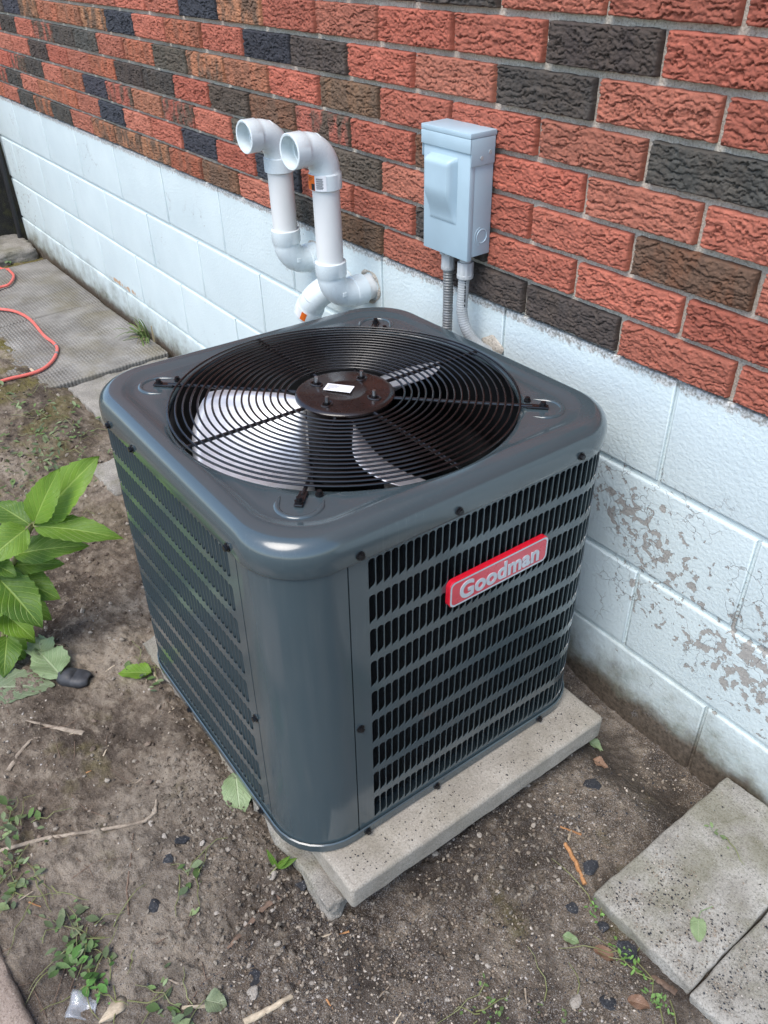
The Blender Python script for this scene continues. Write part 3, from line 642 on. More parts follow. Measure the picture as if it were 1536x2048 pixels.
# embossed horseshoes round the corner bolts
for k in range(4):
    a = math.pi / 4 + k * math.pi / 2; ctr = Vector((math.cos(a), math.sin(a), 0)) * 0.328; pts = []
    for i in range(19):
        b = a + R(-90 + 180 * i / 18); pts.append(ctr + Vector((math.cos(b), math.sin(b), 0)) * 0.031 + Vector((0, 0, 0.6405)))
    dv = Vector((-math.cos(a), -math.sin(a), 0)) * 0.016; pts = [pts[0] + dv] + pts + [pts[-1] + dv]
    rr = [0.0005] + [0.0042] * (len(pts) - 2) + [0.0005]
    MB().sweep(pts, rr, 10, True, 0.55).build('embossed_rib', M['cabinet'], cap, True)
# shroud
m = MB(); v_, f_ = loft([(circ(OPN - 0.0035), 0.634), (circ(OPN - 0.006), 0.60), (circ(0.272), 0.575), (circ(0.268), 0.53), (circ(0.275), 0.50), (circ(0.31), 0.485)], 96); m.add(v_, f_); m.build('fan_shroud', M['black_dull'], ac, True)
# interior floor and compressor
m = MB(); m.cyl((0.02, 0.03, 0.03), (0.02, 0.03, 0.30), 0.075, 28); m.cyl((0.02, 0.03, 0.30), (0.02, 0.03, 0.325), 0.075, 28, 0.03); m.build('compressor', M['black_dull'], ac, True)
# grille
ZG = 0.6475
for i in range(17):
    rad = 0.100 + 0.0119 * i
    MB().sweep([(rad * math.cos(2 * math.pi * k / 96), rad * math.sin(2 * math.pi * k / 96), ZG) for k in range(97)], 0.00185, 7, False).build('grille_ring', M['black_wire'], ac, True)
for k in range(8):
    a = k * math.pi / 4; r1 = 0.326 if k % 2 else 0.293; r0 = 0.072
    d = Vector((math.cos(a), math.sin(a), 0)); z = ZG - 0.0042
    if k % 2:
        sp = MB().sweep([d * r0 + Vector((0, 0, z)), d * 0.310 + Vector((0, 0, z))], 0.0032, 8).build('grille_spoke', M['black_wire'], ac, True)
        t_ = MB(); tg = Vector((-d.y, d.x, 0))
        def bar(r_a, r_b, w_, z_a, z_b):
            P4 = [d * r_a - tg * w_, d * r_a + tg * w_, d * r_b + tg * w_, d * r_b - tg * w_]
            t_.add([tuple(p + Vector((0, 0, z_a))) for p in P4] + [tuple(p + Vector((0, 0, z_b))) for p in P4], [(3, 2, 1, 0), (4, 5, 6, 7), (0, 1, 5, 4), (1, 2, 6, 5), (2, 3, 7, 6), (3, 0, 4, 7)])
        bar(0.300, 0.336, 0.0062, 0.6412, 0.6446); t_.build('mounting_tab', M['black_wire'], sp, False, 0.001)
        b_ = MB(); c_ = d * 0.327; b_.cyl(c_ + Vector((0, 0, 0.6446)), c_ + Vector((0, 0, 0.6462)), 0.0066, 16); b_.cyl(c_ + Vector((0, 0, 0.6462)), c_ + Vector((0, 0, 0.652)), 0.0045, 6); b_.build('bolt', M['screw'], sp)
        # small extra screw beside each tab
        e_ = d * 0.302 + tg * 0.022 * (1 if k in (1, 7) else -1); b_ = MB(); b_.cyl(e_ + Vector((0, 0, 0.640)), e_ + Vector((0, 0, 0.6435)), 0.0058, 14); b_.cyl(e_ + Vector((0, 0, 0.6435)), e_ + Vector((0, 0, 0.648)), 0.004, 6); b_.build('screw', M['screw'], ac)
    else:
        MB().sweep([d * r0 + Vector((0, 0, z)), d * r1 + Vector((0, 0, z))], 0.0032, 8).build('grille_spoke', M['black_wire'], ac, True)
# centre plate (dished disc), studs and label
m = MB(); pr = [(0.0005, 0.6505), (0.03, 0.6505), (0.034, 0.6518), (0.040, 0.6518), (0.044, 0.6505), (0.074, 0.6505), (0.081, 0.6495), (0.0835, 0.6470), (0.0835, 0.6435), (0.06, 0.6430)]
v_, f_ = loft([(circ(r_), z) for r_, z in pr], 64); m.add(v_, f_); plate = m.build('centre_plate', M['black_plate'], ac, True)
for k in range(4):
    a = k * math.pi / 2 + R(25); d = Vector((math.cos(a), math.sin(a), 0)); tg = Vector((-d.y, d.x, 0)); c_ = d * 0.056
    pts = []
    for i in range(17):
        b = 2 * math.pi * i / 16; pts.append(c_ + d * (0.011 * math.cos(b)) + tg * (0.0075 * math.sin(b)) + Vector((0, 0, 0.6512)))
    MB().sweep(pts, 0.0016, 8, False).build('stud_slot', M['black_plate'], plate, True)
    s_ = MB(); s_.cyl(c_ + Vector((0, 0, 0.648)), c_ + Vector((0, 0, 0.6645)), 0.0031, 12); s_.build('stud', M['steel'], plate, True)
    s_ = MB(); s_.cyl(c_ + Vector((0, 0, 0.6508)), c_ + Vector((0, 0, 0.6555)), 0.0056, 6); s_.build('nut', M['screw'], plate)
LM = Matrix.Translation((-0.012, -0.004, 0.6524)) @ Matrix.Rotation(R(38), 4, 'Z') @ Matrix.Diagonal((1.25, 1.25, 1, 1))
m = MB().box(-0.019, 0.019, -0.010, 0.010, 0, 0.0005); lab = m.build('rating_label', M['white_label'], plate); lab.matrix_local = LM
m = MB()
for i, (y, l_) in enumerate(((0.006, 0.012), (0.003, 0.016), (0.0, 0.014), (-0.003, 0.010), (-0.006, 0.006))): m.box(-0.016, -0.016 + l_, y - 0.0005, y + 0.0005, 0.0006, 0.0009)
m.build('label_print', M['print_grey'], lab)
# motor and fan
m = MB(); m.cyl((0, 0, 0.50), (0, 0, 0.640), 0.066, 36); m.cyl((0, 0, 0.488), (0, 0, 0.50), 0.05, 36, 0.066); m.build('fan_motor', M['black_dull'], ac, True)
def blade_mesh():
    nr_, na = 14, 18; v = []; f = []
    for i in range(nr_):
        tr = i / (nr_ - 1); rad = 0.070 + tr * 0.192
        span = R(66 + 20 * math.sin(tr * math.pi * 0.9)); a_mid = R(6 * tr)
        for j in range(na):
            ta = j / (na - 1) - 0.5; a = a_mid + ta * span
            rr = rad - 0.012 * (2 * abs(ta)) ** 4 * tr
            z = 0.534 - ta * (0.188 - 0.02 * tr) + 0.008 * (1 - (2 * ta) ** 2) + 0.004 * tr
            v.append((rr * math.cos(a), rr * math.sin(a), z))
    for i in range(nr_ - 1):
        for j in range(na - 1): f.append((i * na + j, (i + 1) * na + j, (i + 1) * na + j + 1, i * na + j + 1))
    return mkmesh('fan_blade', v, f, True)
bme = blade_mesh(); bme.materials.append(M['blade'])
for k in range(3):
    o = bpy.data.objects.new('fan_blade', bme); col.objects.link(o); o.parent = ac; o.rotation_euler = (0, 0, R(-110 + 120 * k))
    sm = o.modifiers.new('thick', 'SOLIDIFY'); sm.thickness = 0.0016
for c_, mat, dx in (((0.5, 0.01, 0.01), 'r', 0), ((0.6, 0.42, 0.02), 'y', 0.008), ((0.10, 0.02, 0.14), 'p', -0.05)):
    w_ = MB().sweep([(0.16 + dx, 0.02 + dx, 0.40), (0.19 + dx, 0.03 - dx, 0.44), (0.22, 0.02 + dx, 0.47), (0.24 + dx, -0.02 + dx, 0.45)], 0.0028, 7).build('wire', simple('wire_' + mat, c_, 0.4), ac, True)
# cap and cabinet screws
scr = MB(); scr.cyl((0, 0, 0), (0.0016, 0, 0), 0.0068, 16); scr.cyl((0.0016, 0, 0), (0.0060, 0, 0), 0.0046, 6); scr_me = scr.mesh('screw'); scr_me.materials.append(M['screw'])
def screw(s, z, off):
    p, nr = PF(s); tg = Vector((-nr.y, nr.x, 0)); q = p + nr * off
    o = bpy.data.objects.new('screw', scr_me); col.objects.link(o); o.parent = ac
    o.matrix_local = Matrix(((nr.x, tg.x, 0, q.x), (nr.y, tg.y, 0, q.y), (0, 0, 1, z), (0, 0, 0, 1)))
for y in (-0.205, -0.035, 0.215): screw(y + ST, 0.604, 0.0046)
sL = 3 * (2 * ST + q_)                          # start of the -y face, x = -ST
for x in (-0.215, -0.115, 0.213): screw(sL + x + ST, 0.604, 0.0046)
for y in (-0.208, -0.055, 0.205): screw(y + ST, 0.011, 0.0045)
for x in (-0.1, 0.19): screw(sL + x + ST, 0.011, 0.0045)
screw(-0.212 + ST, 0.270, 0.0); screw(sL + 0.2135 + ST, 0.268, 0.0)
# badge
bd = MB(); BY0, BY1, BZ0, BZ1 = -0.050, 0.158, 0.4315, 0.4815
def rrect(y0, y1, z0, z1, r, x, n=6):
    out = []
    for cy, cz, a0 in ((y1 - r, z1 - r, 0), (y0 + r, z1 - r, 90), (y0 + r, z0 + r, 180), (y1 - r, z0 + r, 270)):
        for i in range(n + 1): a = R(a0 + 90 * i / n); out.append((x, cy + r * math.cos(a), cz + r * math.sin(a)))
    return out
def plate_mesh(y0, y1, z0, z1, r, x0, x1, bev=0.0):
    a = rrect(y0, y1, z0, z1, r, x0); b = rrect(y0, y1, z0, z1, r, x1 - bev); c_ = rrect(y0 + bev, y1 - bev, z0 + bev, z1 - bev, max(r - bev, 0.001), x1); n = len(a); m = MB()
    f = []
    for L0, L1 in ((0, n), (n, 2 * n)):
        for i in range(n): f.append((L0 + i, L0 + (i + 1) % n, L1 + (i + 1) % n, L1 + i))
    f.append(tuple(range(2 * n, 3 * n))); m.add(a + b + c_, f); return m
badge = plate_mesh(BY0, BY1, BZ0, BZ1, 0.011, 0.3305, 0.3395, 0.0012).build('badge', M['badge_red'], ac, True)
# silver border: ring between two rounded rectangles
o_ = rrect(BY0 + 0.0012, BY1 - 0.0012, BZ0 + 0.0012, BZ1 - 0.0012, 0.010, 0.3400); i_ = rrect(BY0 + 0.0045, BY1 - 0.0045, BZ0 + 0.0045, BZ1 - 0.0045, 0.0075, 0.3400); n = len(o_)
m = MB(); m.add(o_ + i_, [(q, (q + 1) % n, n + (q + 1) % n, n + q) for q in range(n)]); m.build('badge_border', M['badge_silver'], badge)
m = MB(); q = rrect(BY0 + 0.0045, BY1 - 0.0045, BZ0 + 0.0045, BZ1 - 0.0045, 0.0075, 0.33985); m.add(q, [tuple(range(len(q)))]); m.build('badge_face', M['badge_face'], badge)
cu = bpy.data.curves.new('badge_text', 'FONT'); cu.body = 'Goodman'; cu.size = 0.0405; cu.extrude = 0.0008; cu.offset = 0.00125; cu.space_character = 1.03; cu.align_x = 'CENTER'; cu.align_y = 'CENTER'
to = bpy.data.objects.new('tmp', cu); col.objects.link(to); bpy.context.view_layer.update()
tme = bpy.data.meshes.new_from_object(to.evaluated_get(bpy.context.evaluated_depsgraph_get())); bpy.data.objects.remove(to)
tv = np.array([v.co for v in tme.vertices]); wid = tv[:, 0].max() - tv[:, 0].min(); cxm = (tv[:, 0].max() + tv[:, 0].min()) / 2; cym = (tv[:, 1].max() + tv[:, 1].min()) / 2
ks = 0.168 / wid
txt = link('badge_lettering', tme, M['badge_silver'], badge)
txt.matrix_local = Matrix(((0, 0, 1, 0.3402), (ks, 0, 0, (BY0 + BY1) / 2 - cxm * ks), (0, min(ks * 1.05, 1.1), 0, (BZ0 + BZ1) / 2 - cym * ks), (0, 0, 0, 1)))

# ------------------------------------------------------------------ pvc vents
def arc(c, a, b, r, n=14):                      # from c+a*r ... quarter arc between unit vectors
    return [c + (a * math.cos(math.pi / 2 * i / n) + b * math.sin(math.pi / 2 * i / n)) * r for i in range(n + 1)]
PR, FR, HR = 0.0300, 0.0330, 0.0358             # pipe, elbow body, hub radius
def elbow(root, corner, d_in, d_out, bend=0.052, hub=0.034, open_out=False, name='elbow'):
    """elbow whose centre lines cross at corner; d_in points back along the incoming leg, d_out along the outgoing one"""
    d_in = Vector(d_in).normalized(); d_out = Vector(d_out).normalized(); corner = Vector(corner)
    c = corner + (d_in + d_out) * bend
    A = arc(c, -d_out, -d_in, bend)             # starts at corner + d_in*bend
    m = MB(); st = A[0] + d_in * hub; en = A[-1] + d_out * hub
    path = [st, st - d_in * 0.001, A[0] + d_in * 0.003, A[0] + d_in * 0.0, *A[1:-1], A[-1], A[-1] + d_out * 0.003, en - d_out * 0.001, en]
    rad = [HR - 0.0012, HR, HR, FR, *([FR] * (len(A) - 2)), FR, HR, HR, HR - 0.0012]
    if open_out:
        path += [en - d_out * 0.0005, en - d_out * 0.030, en - d_out * 0.0305, en - d_out * 0.07]; rad += [PR + 0.0006, PR, PR - 0.0035, PR - 0.0035]
        m.sweep(path, rad, 32, True)
    else: m.sweep(path, rad, 32, True)
    o = m.build(name, M['pvc'], root, True); return o, st, en
def wrap_patch(center, axis_, up, r, a0, a1, z0, z1, n=10):
    ax = Vector(axis_).normalized(); u = Vector(up).normalized(); w = ax.cross(u); v = []; f = []
    for i in range(n + 1):
        a = a0 + (a1 - a0) * i / n; d = u * math.cos(a) + w * math.sin(a)
        v += [tuple(Vector(center) + d * r + ax * z0), tuple(Vector(center) + d * r + ax * z1)]
    for i in range(n): f.append((2 * i, 2 * i + 2, 2 * i + 3, 2 * i + 1))
    return v, f
def vent(label, px, py, zb, ztop, out_d, sticker):
    root = empty('vent_pipe', (px, 0, zb)); tag(root, label, 'vent pipe', 'white plastic vent pipes')
    O = Vector((px, 0, zb)); up = Vector((0, 0, 1)); wallward = Vector((0, 1, 0))
    low = Vector((px, py, zb)) - O; top = Vector((px, py, ztop)) - O
    e1, s1, t1 = elbow(root, low, wallward, up)
    MB().sweep([s1 - wallward * 0.02, Vector((0, 0.03, 0))], PR, 28).build('wall_stub', M['pvc_pipe'], root, True)
    e2, s2, t2 = elbow(root, top, -up, out_d, open_out=True)
    MB().sweep([t1 - up * 0.02, s2 + up * 0.02], PR, 28).build('pipe', M['pvc_pipe'], root, True)
    # cut-out rim in the wall
    pts = [Vector((0.036 * math.cos(a) * 1.05, -0.001, 0.036 * math.sin(a))) for a in np.linspace(0, 2 * math.pi, 25)]
    MB().sweep(pts, [0.0042 + 0.002 * math.sin(5 * i) for i in range(25)], 6, False).build('sealant', M['mortar'], root, True)
    mk_ = MB().box(-0.0016, 0.0012, -0.005, 0.005, -0.005, 0.005).build('moulded_mark', M['pvc'], e1, False, 0.0008); mk_.location = low + Vector((FR, 0.0125, 0.0125))
    if sticker:
        cc = s2; a_c = R(-90 + 42)
        for (da0, da1, z0, z1, mt, nm) in ((-0.78, 0.08, 0.002, 0.033, M['orange_label'], 'orange_sticker'), (0.08, 0.80, 0.002, 0.033, M['white_label'], 'barcode_sticker')):
            v, f = wrap_patch(cc, up, Vector((0, -1, 0)), HR + 0.0006, da0 + 0.25, da1 + 0.25, z0, z1); mb = MB(); mb.add(v, f); st = mb.build(nm, mt, e2, True)
            if nm == 'barcode_sticker':
                mb = MB()
                for i in range(11):
                    z = 0.006 + i * 0.0021; v, f = wrap_patch(cc, up, Vector((0, -1, 0)), HR + 0.0010, 0.43, 0.43 + 0.44 - (0.05 if i % 3 == 0 else 0), z, z + (0.0013 if i % 2 else 0.0008), 5); mb.add(v, f)
                mb.build('barcode_print', M['print_black'], st)
            else:
                mb = MB(); v, f = wrap_patch(cc, up, Vector((0, -1, 0)), HR + 0.0010, 0.33 - 0.28, 0.33 - 0.02, 0.003, 0.016, 5); mb.add(v, f)
                for i in range(3): v, f = wrap_patch(cc, up, Vector((0, -1, 0)), HR + 0.0010, -0.40, 0.22 - 0.12 * i, 0.027 - 0.003 * i, 0.0282 - 0.003 * i, 5); mb.add(v, f)
                mb.build('sticker_print', M['print_black'], st)
    return root
vent('white plastic vent pipe nearer the grey box, with an orange sticker', 2.797, -0.110, -0.068, 0.262, Vector((0.05, -1, 0.0)), True)
vent('white plastic vent pipe farther from the grey box, without orange sticker', 2.560, -0.084, -0.055, 0.252, Vector((0.03, -1, 0.0)), False)
root = empty('drain_elbow', (2.700, 0, -0.085)); tag(root, 'short white plastic elbow pointing down between the two vent pipes', 'pipe fitting')
MB().sweep([(0, 0.03, 0), (0, -0.04, 0)], PR, 24).build('wall_stub', M['pvc_pipe'], root, True)
eo, s_, e_ = elbow(root, (0, -0.095, 0), (0, 1, 0), (-0.55, 0.0, -0.83), open_out=True)
v, f = wrap_patch(e_, Vector((0.55, 0, 0.83)), Vector((0.3, -1, 0)), HR + 0.0006, -0.5, 0.1, 0.003, 0.030); mb = MB(); mb.add(v, f); mb.build('white_sticker', M['white_label'], eo, True)
v, f = wrap_patch(e_, Vector((0.55, 0, 0.83)), Vector((0.3, -1, 0)), HR + 0.0007, 0.1, 0.5, 0.003, 0.030); mb = MB(); mb.add(v, f); mb.build('orange_sticker', M['orange_label'], eo, True)

# ------------------------------------------------------------------ disconnect box and conduits
bx = empty('disconnect_box', (3.145, 0.0, 0.112)); tag(bx, 'light grey metal electrical disconnect box on the brick wall', 'electrical box')
W2, DP, BH = 0.064, 0.058, 0.222; YB = -0.012
m = MB().box(-W2, W2, YB - DP + 0.012, YB, 0.006, BH - 0.002); body = m.build('box_body', M['box_grey'], bx, True, 0.002)
m = MB().box(-W2 - 0.0008, W2 + 0.0008, YB - DP, YB - DP + 0.0125, 0.0, BH - 0.012); door = m.build('door', M['box_grey'], bx, True, 0.0022)
m = MB().box(-W2 - 0.004, W2 + 0.004, YB - DP - 0.0035, YB + 0.001, BH - 0.006, BH + 0.003)
m.box(-W2 - 0.004, W2 + 0.004, YB - DP - 0.0035, YB - DP - 0.0015, BH - 0.030, BH - 0.0065)
m.box(W2 + 0.0022, W2 + 0.004, YB - DP - 0.001, YB - 0.002, BH - 0.052, BH - 0.0065); m.box(-W2 - 0.004, -W2 - 0.0022, YB - DP - 0.001, YB - 0.002, BH - 0.052, BH - 0.0065)
hood = m.build('hood', M['box_grey'], bx, True, 0.0008)
for y_, z_ in ((-0.046, BH - 0.040), (-0.026, BH - 0.032)):
    MB().cyl((W2 + 0.004, YB + y_ + 0.012, z_), (W2 + 0.0052, YB + y_ + 0.012, z_), 0.0036, 14).build('rivet', M['fit_grey'], hood, True)
# raised handle bulge on the door: shallow at the foot, deep at the head
nu, nv = 22, 30; v = []; f = []
for i in range(nu):
    for j in range(nv):
        u = i / (nu - 1); w_ = j / (nv - 1); x = -0.046 + 0.078 * u; z = 0.062 + 0.118 * w_
        side = min(1, (1 - abs(2 * u - 1)) / 0.16); side = side * side * (3 - 2 * side)
        head = min(1, (1 - w_) / 0.10); head = math.sqrt(max(0, 1 - (1 - head) ** 2)); foot = min(1, w_ / 0.55); foot = foot * foot * (3 - 2 * foot)
        narrow = 1 - 0.10 * (1 - w_)
        v.append((x * 1.0, YB - DP - 0.0002 - 0.020 * side * head * (0.12 + 0.88 * foot) * (1 if 0 < i < nu - 1 and 0 < j < nv - 1 else 0), z))
for i in range(nu - 1):
    for j in range(nv - 1): f.append((i * nv + j, (i + 1) * nv + j, (i + 1) * nv + j + 1, i * nv + j + 1))
link('handle_bulge', mkmesh('handle_bulge', v, f, True), M['box_grey'], door)
MB().sweep([(W2 + 0.0003, YB - 0.022 + 0.0125 * math.cos(a), 0.042 + 0.0125 * math.sin(a)) for a in np.linspace(0, 2 * math.pi, 33)], 0.0011, 6, False).build('knockout_ring', M['box_grey'], body, True)
MB().sweep([(W2 + 0.0002, YB - 0.022 + 0.018 * math.cos(a), 0.042 + 0.018 * math.sin(a)) for a in np.linspace(R(110), R(250), 17)], 0.0007, 6, False).build('knockout_edge', M['box_grey'], body, True)
def nut(root, c, r, h, mat, name='connector'):
    m = MB(); n = 40; loops = []
    def fn(rad, am): return lambda a: (c[0] + (rad + am * (1 if math.sin(a * 9) > 0.35 else 0)) * math.cos(a), c[1] + (rad + am * (1 if math.sin(a * 9) > 0.35 else 0)) * math.sin(a))
    v_, f_ = loft([(fn(r * 0.6, 0), c[2]), (fn(r * 0.96, 0), c[2]), (fn(r, 0.0008), c[2] - 0.002), (fn(r, 0.0008), c[2] - h * 0.7), (fn(r * 1.08, 0), c[2] - h * 0.74), (fn(r * 1.05, 0), c[2] - h * 0.92), (fn(r * 0.8, 0), c[2] - h)], 72); m.add(v_, f_)
    return m.build(name, mat, root, True)
def conduit(name, label, pts, r, mat, ribs, amp, nutmat):
    P = [Vector(p) for p in pts]; root = empty(name, P[0]); tag(root, label, 'conduit')
    # smooth path (Catmull-Rom)
    out = []
    for i in range(len(P) - 1):
        p0, p1, p2, p3 = P[max(i - 1, 0)], P[i], P[i + 1], P[min(i + 2, len(P) - 1)]
        for k in range(60):
            t_ = k / 60; out.append(0.5 * ((2 * p1) + (-p0 + p2) * t_ + (2 * p0 - 5 * p1 + 4 * p2 - p3) * t_ * t_ + (-p0 + 3 * p1 - 3 * p2 + p3) * t_ ** 3) - P[0])
    s = 0; rr = []
    for i, q in enumerate(out):
        if i: s += (q - out[i - 1]).length
        rr.append(r + amp * (0.5 + 0.5 * math.sin(2 * math.pi * s / ribs)) ** 0.6)
    MB().sweep(out, rr, 20).build('flexible_tube', mat, root, True); nut(root, (0, 0, 0.012), r * 1.42, 0.034, nutmat)
    MB().cyl((0, 0, 0.010), (0, 0, 0.026), r * 1.02, 20).build('threaded_neck', nutmat, root, True)
    return root
c1 = conduit('corrugated_conduit', 'dark grey ribbed conduit hanging from the left of the box', [(3.122, -0.040, 0.090), (3.124, -0.040, 0.03), (3.126, -0.042, -0.06), (3.126, -0.045, -0.14), (3.126, -0.05, -0.30)], 0.0092, M['flex'], 0.0056, 0.0017, M['fit_grey'])
rg = MB(); rg.sweep([(0.0065 * math.cos(a), 0.0065 * math.sin(a), 0) for a in np.linspace(0, 2 * math.pi, 21)], 0.0022, 8, False); rg.box(0.004, 0.016, -0.004, 0.004, -0.0018, 0.0018); rgo = rg.build('lock_ring', M['fit_grey'], c1, True); rgo.location = (0.002, -0.013, 0.0155)
c2 = conduit('smooth_conduit', 'pale grey sealed conduit curving into the wall below the box', [(3.178, -0.044, 0.088), (3.176, -0.046, 0.04), (3.178, -0.048, -0.005), (3.192, -0.042, -0.045), (3.212, -0.022, -0.075), (3.225, 0.01, -0.092)], 0.0108, M['flex_light'], 0.0050, 0.0006, M['fit_grey'])
m = MB(); v_, f_ = loft([(lambda a: (0.0305 * math.cos(a) * (1 + 0.18 * math.sin(3 * a)), 0.026 * math.sin(a) * (1 + 0.12 * math.cos(4 * a))), 0.0), (lambda a: (0.026 * math.cos(a) * (1 + 0.16 * math.sin(3 * a)), 0.022 * math.sin(a)), 0.003), (lambda a: (0.010 * math.cos(a), 0.010 * math.sin(a)), 0.005)], 36); m.add(v_, f_); m.f.append(tuple(range(72, 108)))
pt = m.build('mortar_patch', M['mortar'], None, True); pt.matrix_world = Matrix.Translation((3.222, -0.0015, -0.078)) @ Matrix.Rotation(R(90), 4, 'X'); tag(pt, 'rough grey mortar patch where the pale conduit enters the wall', 'patch')
mk = MB()
for i in range(14):
    z = -0.012 - i * 0.0046 - (0.002 if i % 4 == 0 else 0)
    pth = Vector((0.0112 * 0.80, -0.0112 * 0.62, z - 0.003)); mk.box(pth.x - 0.0006 + 0.0, pth.x + 0.0012, pth.y - 0.0008, pth.y + 0.0006, pth.z, pth.z + 0.0022 + 0.001 * (i % 3))
mk.build('printed_text', M['print_black'], c2)

# ------------------------------------------------------------------ ground litter
def ico(sub=1):
    bm = bmesh.new(); bmesh.ops.create_icosphere(bm, subdivisions=sub, radius=1); V = np.array([v.co for v in bm.verts]); F = np.array([[v.index for v in f.verts] for f in bm.faces]); bm.free(); return V, F
def rock(V, seed, a=0.3):
    r_ = np.random.default_rng(seed); n = V + 0; d = 1 + a * (r_.random(len(V)) - 0.5) * 2.2
    for _ in range(5):
        ax = r_.normal(size=3); ax /= np.linalg.norm(ax); k = V @ ax; lim = 0.55 + 0.3 * r_.random(); d = np.where(k * d > lim, lim / np.maximum(k, 1e-3), d)
    return n * d[:, None] * np.array([1.08, 0.70 + 0.35 * r_.random(), 0.6 + 0.3 * r_.random()])
VI, FI = ico(1)
rocks = [rock(VI, 40 + i) for i in range(10)]
def tinted(me, colr, faces_per):
    at = me.color_attributes.new('tint', 'FLOAT_COLOR', 'POINT'); at.data.foreach_set('color', np.asarray(colr, dtype=np.float32).ravel())
def scatter_rocks(name, label, n, region, smin, smax, palette, power=2.2, sink=0.3):
    xs, ys = region(n); n = len(xs); zs = gz(xs, ys); VV = []; FF = []; CC = []
    sz = smin + (smax - smin) * rng.random(n) ** power
    for i in range(n):
        a = rng.random() * 6.283; tl = rng.normal(size=2) * 0.4; b = rocks[rng.integers(10)] * sz[i]
        ca, sa = math.cos(a), math.sin(a); p = np.stack([b[:, 0] * ca - b[:, 1] * sa, b[:, 0] * sa + b[:, 1] * ca, b[:, 2] + tl[0] * b[:, 0] * 0.5], -1)
        p += (xs[i], ys[i], zs[i] + sz[i] * (0.5 - sink)); FF.append(FI + len(VV) * len(VI)); VV.append(p)
        c = palette[rng.integers(len(palette))]; k = 0.75 + 0.5 * rng.random(); CC.append(np.tile([c[0] * k, c[1] * k, c[2] * k, 1], (len(VI), 1)))
    me = fastmesh(name, np.concatenate(VV), np.concatenate(FF)); tinted(me, np.concatenate(CC), 1); me.shade_smooth(); me.set_sharp_from_angle(angle=R(35))
    o = link(name, me, M['gravel']); tag(o, label, None, None, 'stuff'); return o
def pad_mask(x, y):
    p = np.stack([x - 3.3253, y + 0.4493], -1); return (np.abs(p[:, 0]) < 0.375) & (p[:, 1] > -0.29) & (p[:, 1] < 0.30)
def on_paver(x, y): return (x > 3.935) & (y > -0.40) & (x < 4.36)
def reg_front(n):
    x = rng.uniform(2.6, 4.3, n * 3); y = rng.uniform(-1.25, -0.01, n * 3)
    d = 0.10 + 0.9 * sstep(3.2, 3.85, x + 0.35 * (y + 0.7)) ; d = d * (0.06 + 3.2 * np.clip(fbm(x * 6.5, y * 6.5, 4, 31) + 0.30, 0, 1) ** 2)
    k = (rng.random(n * 3) < d * 0.8) & ~pad_mask(x, y) & ~on_paver(x, y); return x[k][:n], y[k][:n]
LIGHT = [(0.36, 0.31, 0.25), (0.30, 0.25, 0.195), (0.46, 0.41, 0.35), (0.22, 0.175, 0.13), (0.33, 0.30, 0.27), (0.16, 0.12, 0.09), (0.25, 0.21, 0.165)]
DARK = [(0.022, 0.024, 0.028), (0.035, 0.036, 0.04), (0.028, 0.034, 0.045), (0.05, 0.05, 0.052)]
scatter_rocks('gravel', 'pale grit and gravel scattered over the soil', 21000, reg_front, 0.0008, 0.0034, LIGHT, 2.6)
scatter_rocks('asphalt_grit', 'black roofing grit scattered over the soil', 11000, reg_front, 0.0006, 0.0026, DARK, 2.5)
def reg_left(n):
    x = rng.uniform(1.3, 3.3, n * 2); y = rng.uniform(-1.3, -0.42, n * 2); k = ~pad_mask(x, y) & (rng.random(n * 2) < 0.25 + 1.2 * np.clip(fbm(x * 4, y * 4, 3, 77) + 0.3, 0, 1)); return x[k][:n], y[k][:n]
scatter_rocks('gravel', 'sparse crumbs of earth over the soil on the left', 2600, reg_left, 0.0012, 0.008, [(0.16, 0.12, 0.09), (0.22, 0.18, 0.14), (0.10, 0.075, 0.055), (0.30, 0.26, 0.21)], 3.0)
def reg_clod(n):
    x = np.concatenate([rng.normal(3.62, 0.12, n), rng.normal(3.80, 0.10, n), rng.normal(3.42, 0.10, n)]); y = np.concatenate([rng.normal(-0.83, 0.10, n), rng.normal(-0.50, 0.14, n), rng.normal(-0.84, 0.05, n)])
    k = ~pad_mask(x, y) & ~on_paver(x, y) & (y < -0.03); i = rng.permutation(np.nonzero(k)[0])[:n]; return x[i], y[i]
scatter_rocks('earth_clods', 'pale crumbled clods of earth along the edge of the pad', 4600, reg_clod, 0.0010, 0.0052, [(0.20, 0.17, 0.135), (0.15, 0.12, 0.092), (0.26, 0.225, 0.18), (0.11, 0.088, 0.066)], 2.6)
def paver_grit():
    n = 11000; x = rng.uniform(3.955, 4.33, n); y = rng.uniform(-0.388, -0.03, n); k = rng.random(n) < np.clip(0.03 + 2.6 * sstep(-0.10, -0.30, y) * np.clip(fbm(x * 11, y * 11, 3, 12) + 0.12, 0, 1), 0, 1); k &= (np.abs(x - 4.141) > 0.006)
    return x[k], y[k]
xs, ys = paver_grit(); VV = []; FF = []; CC = []
for i in range(len(xs)):
    sz = 0.0005 + 0.0018 * rng.random() ** 3; b = rocks[rng.integers(10)] * sz; VV.append(b + (xs[i], ys[i], -0.7012 + sz * 0.3)); FF.append(FI + i * len(VI)); c = (DARK if rng.random() < 0.45 else LIGHT)[rng.integers(4)]; CC.append(np.tile([*c, 1], (len(VI), 1)))
me = fastmesh('paver_grit', np.concatenate(VV), np.concatenate(FF)); tinted(me, np.concatenate(CC), 1); tag(link('paver_grit', me, M['gravel']), 'black and pale grit lying on the pavers', None, None, 'stuff')
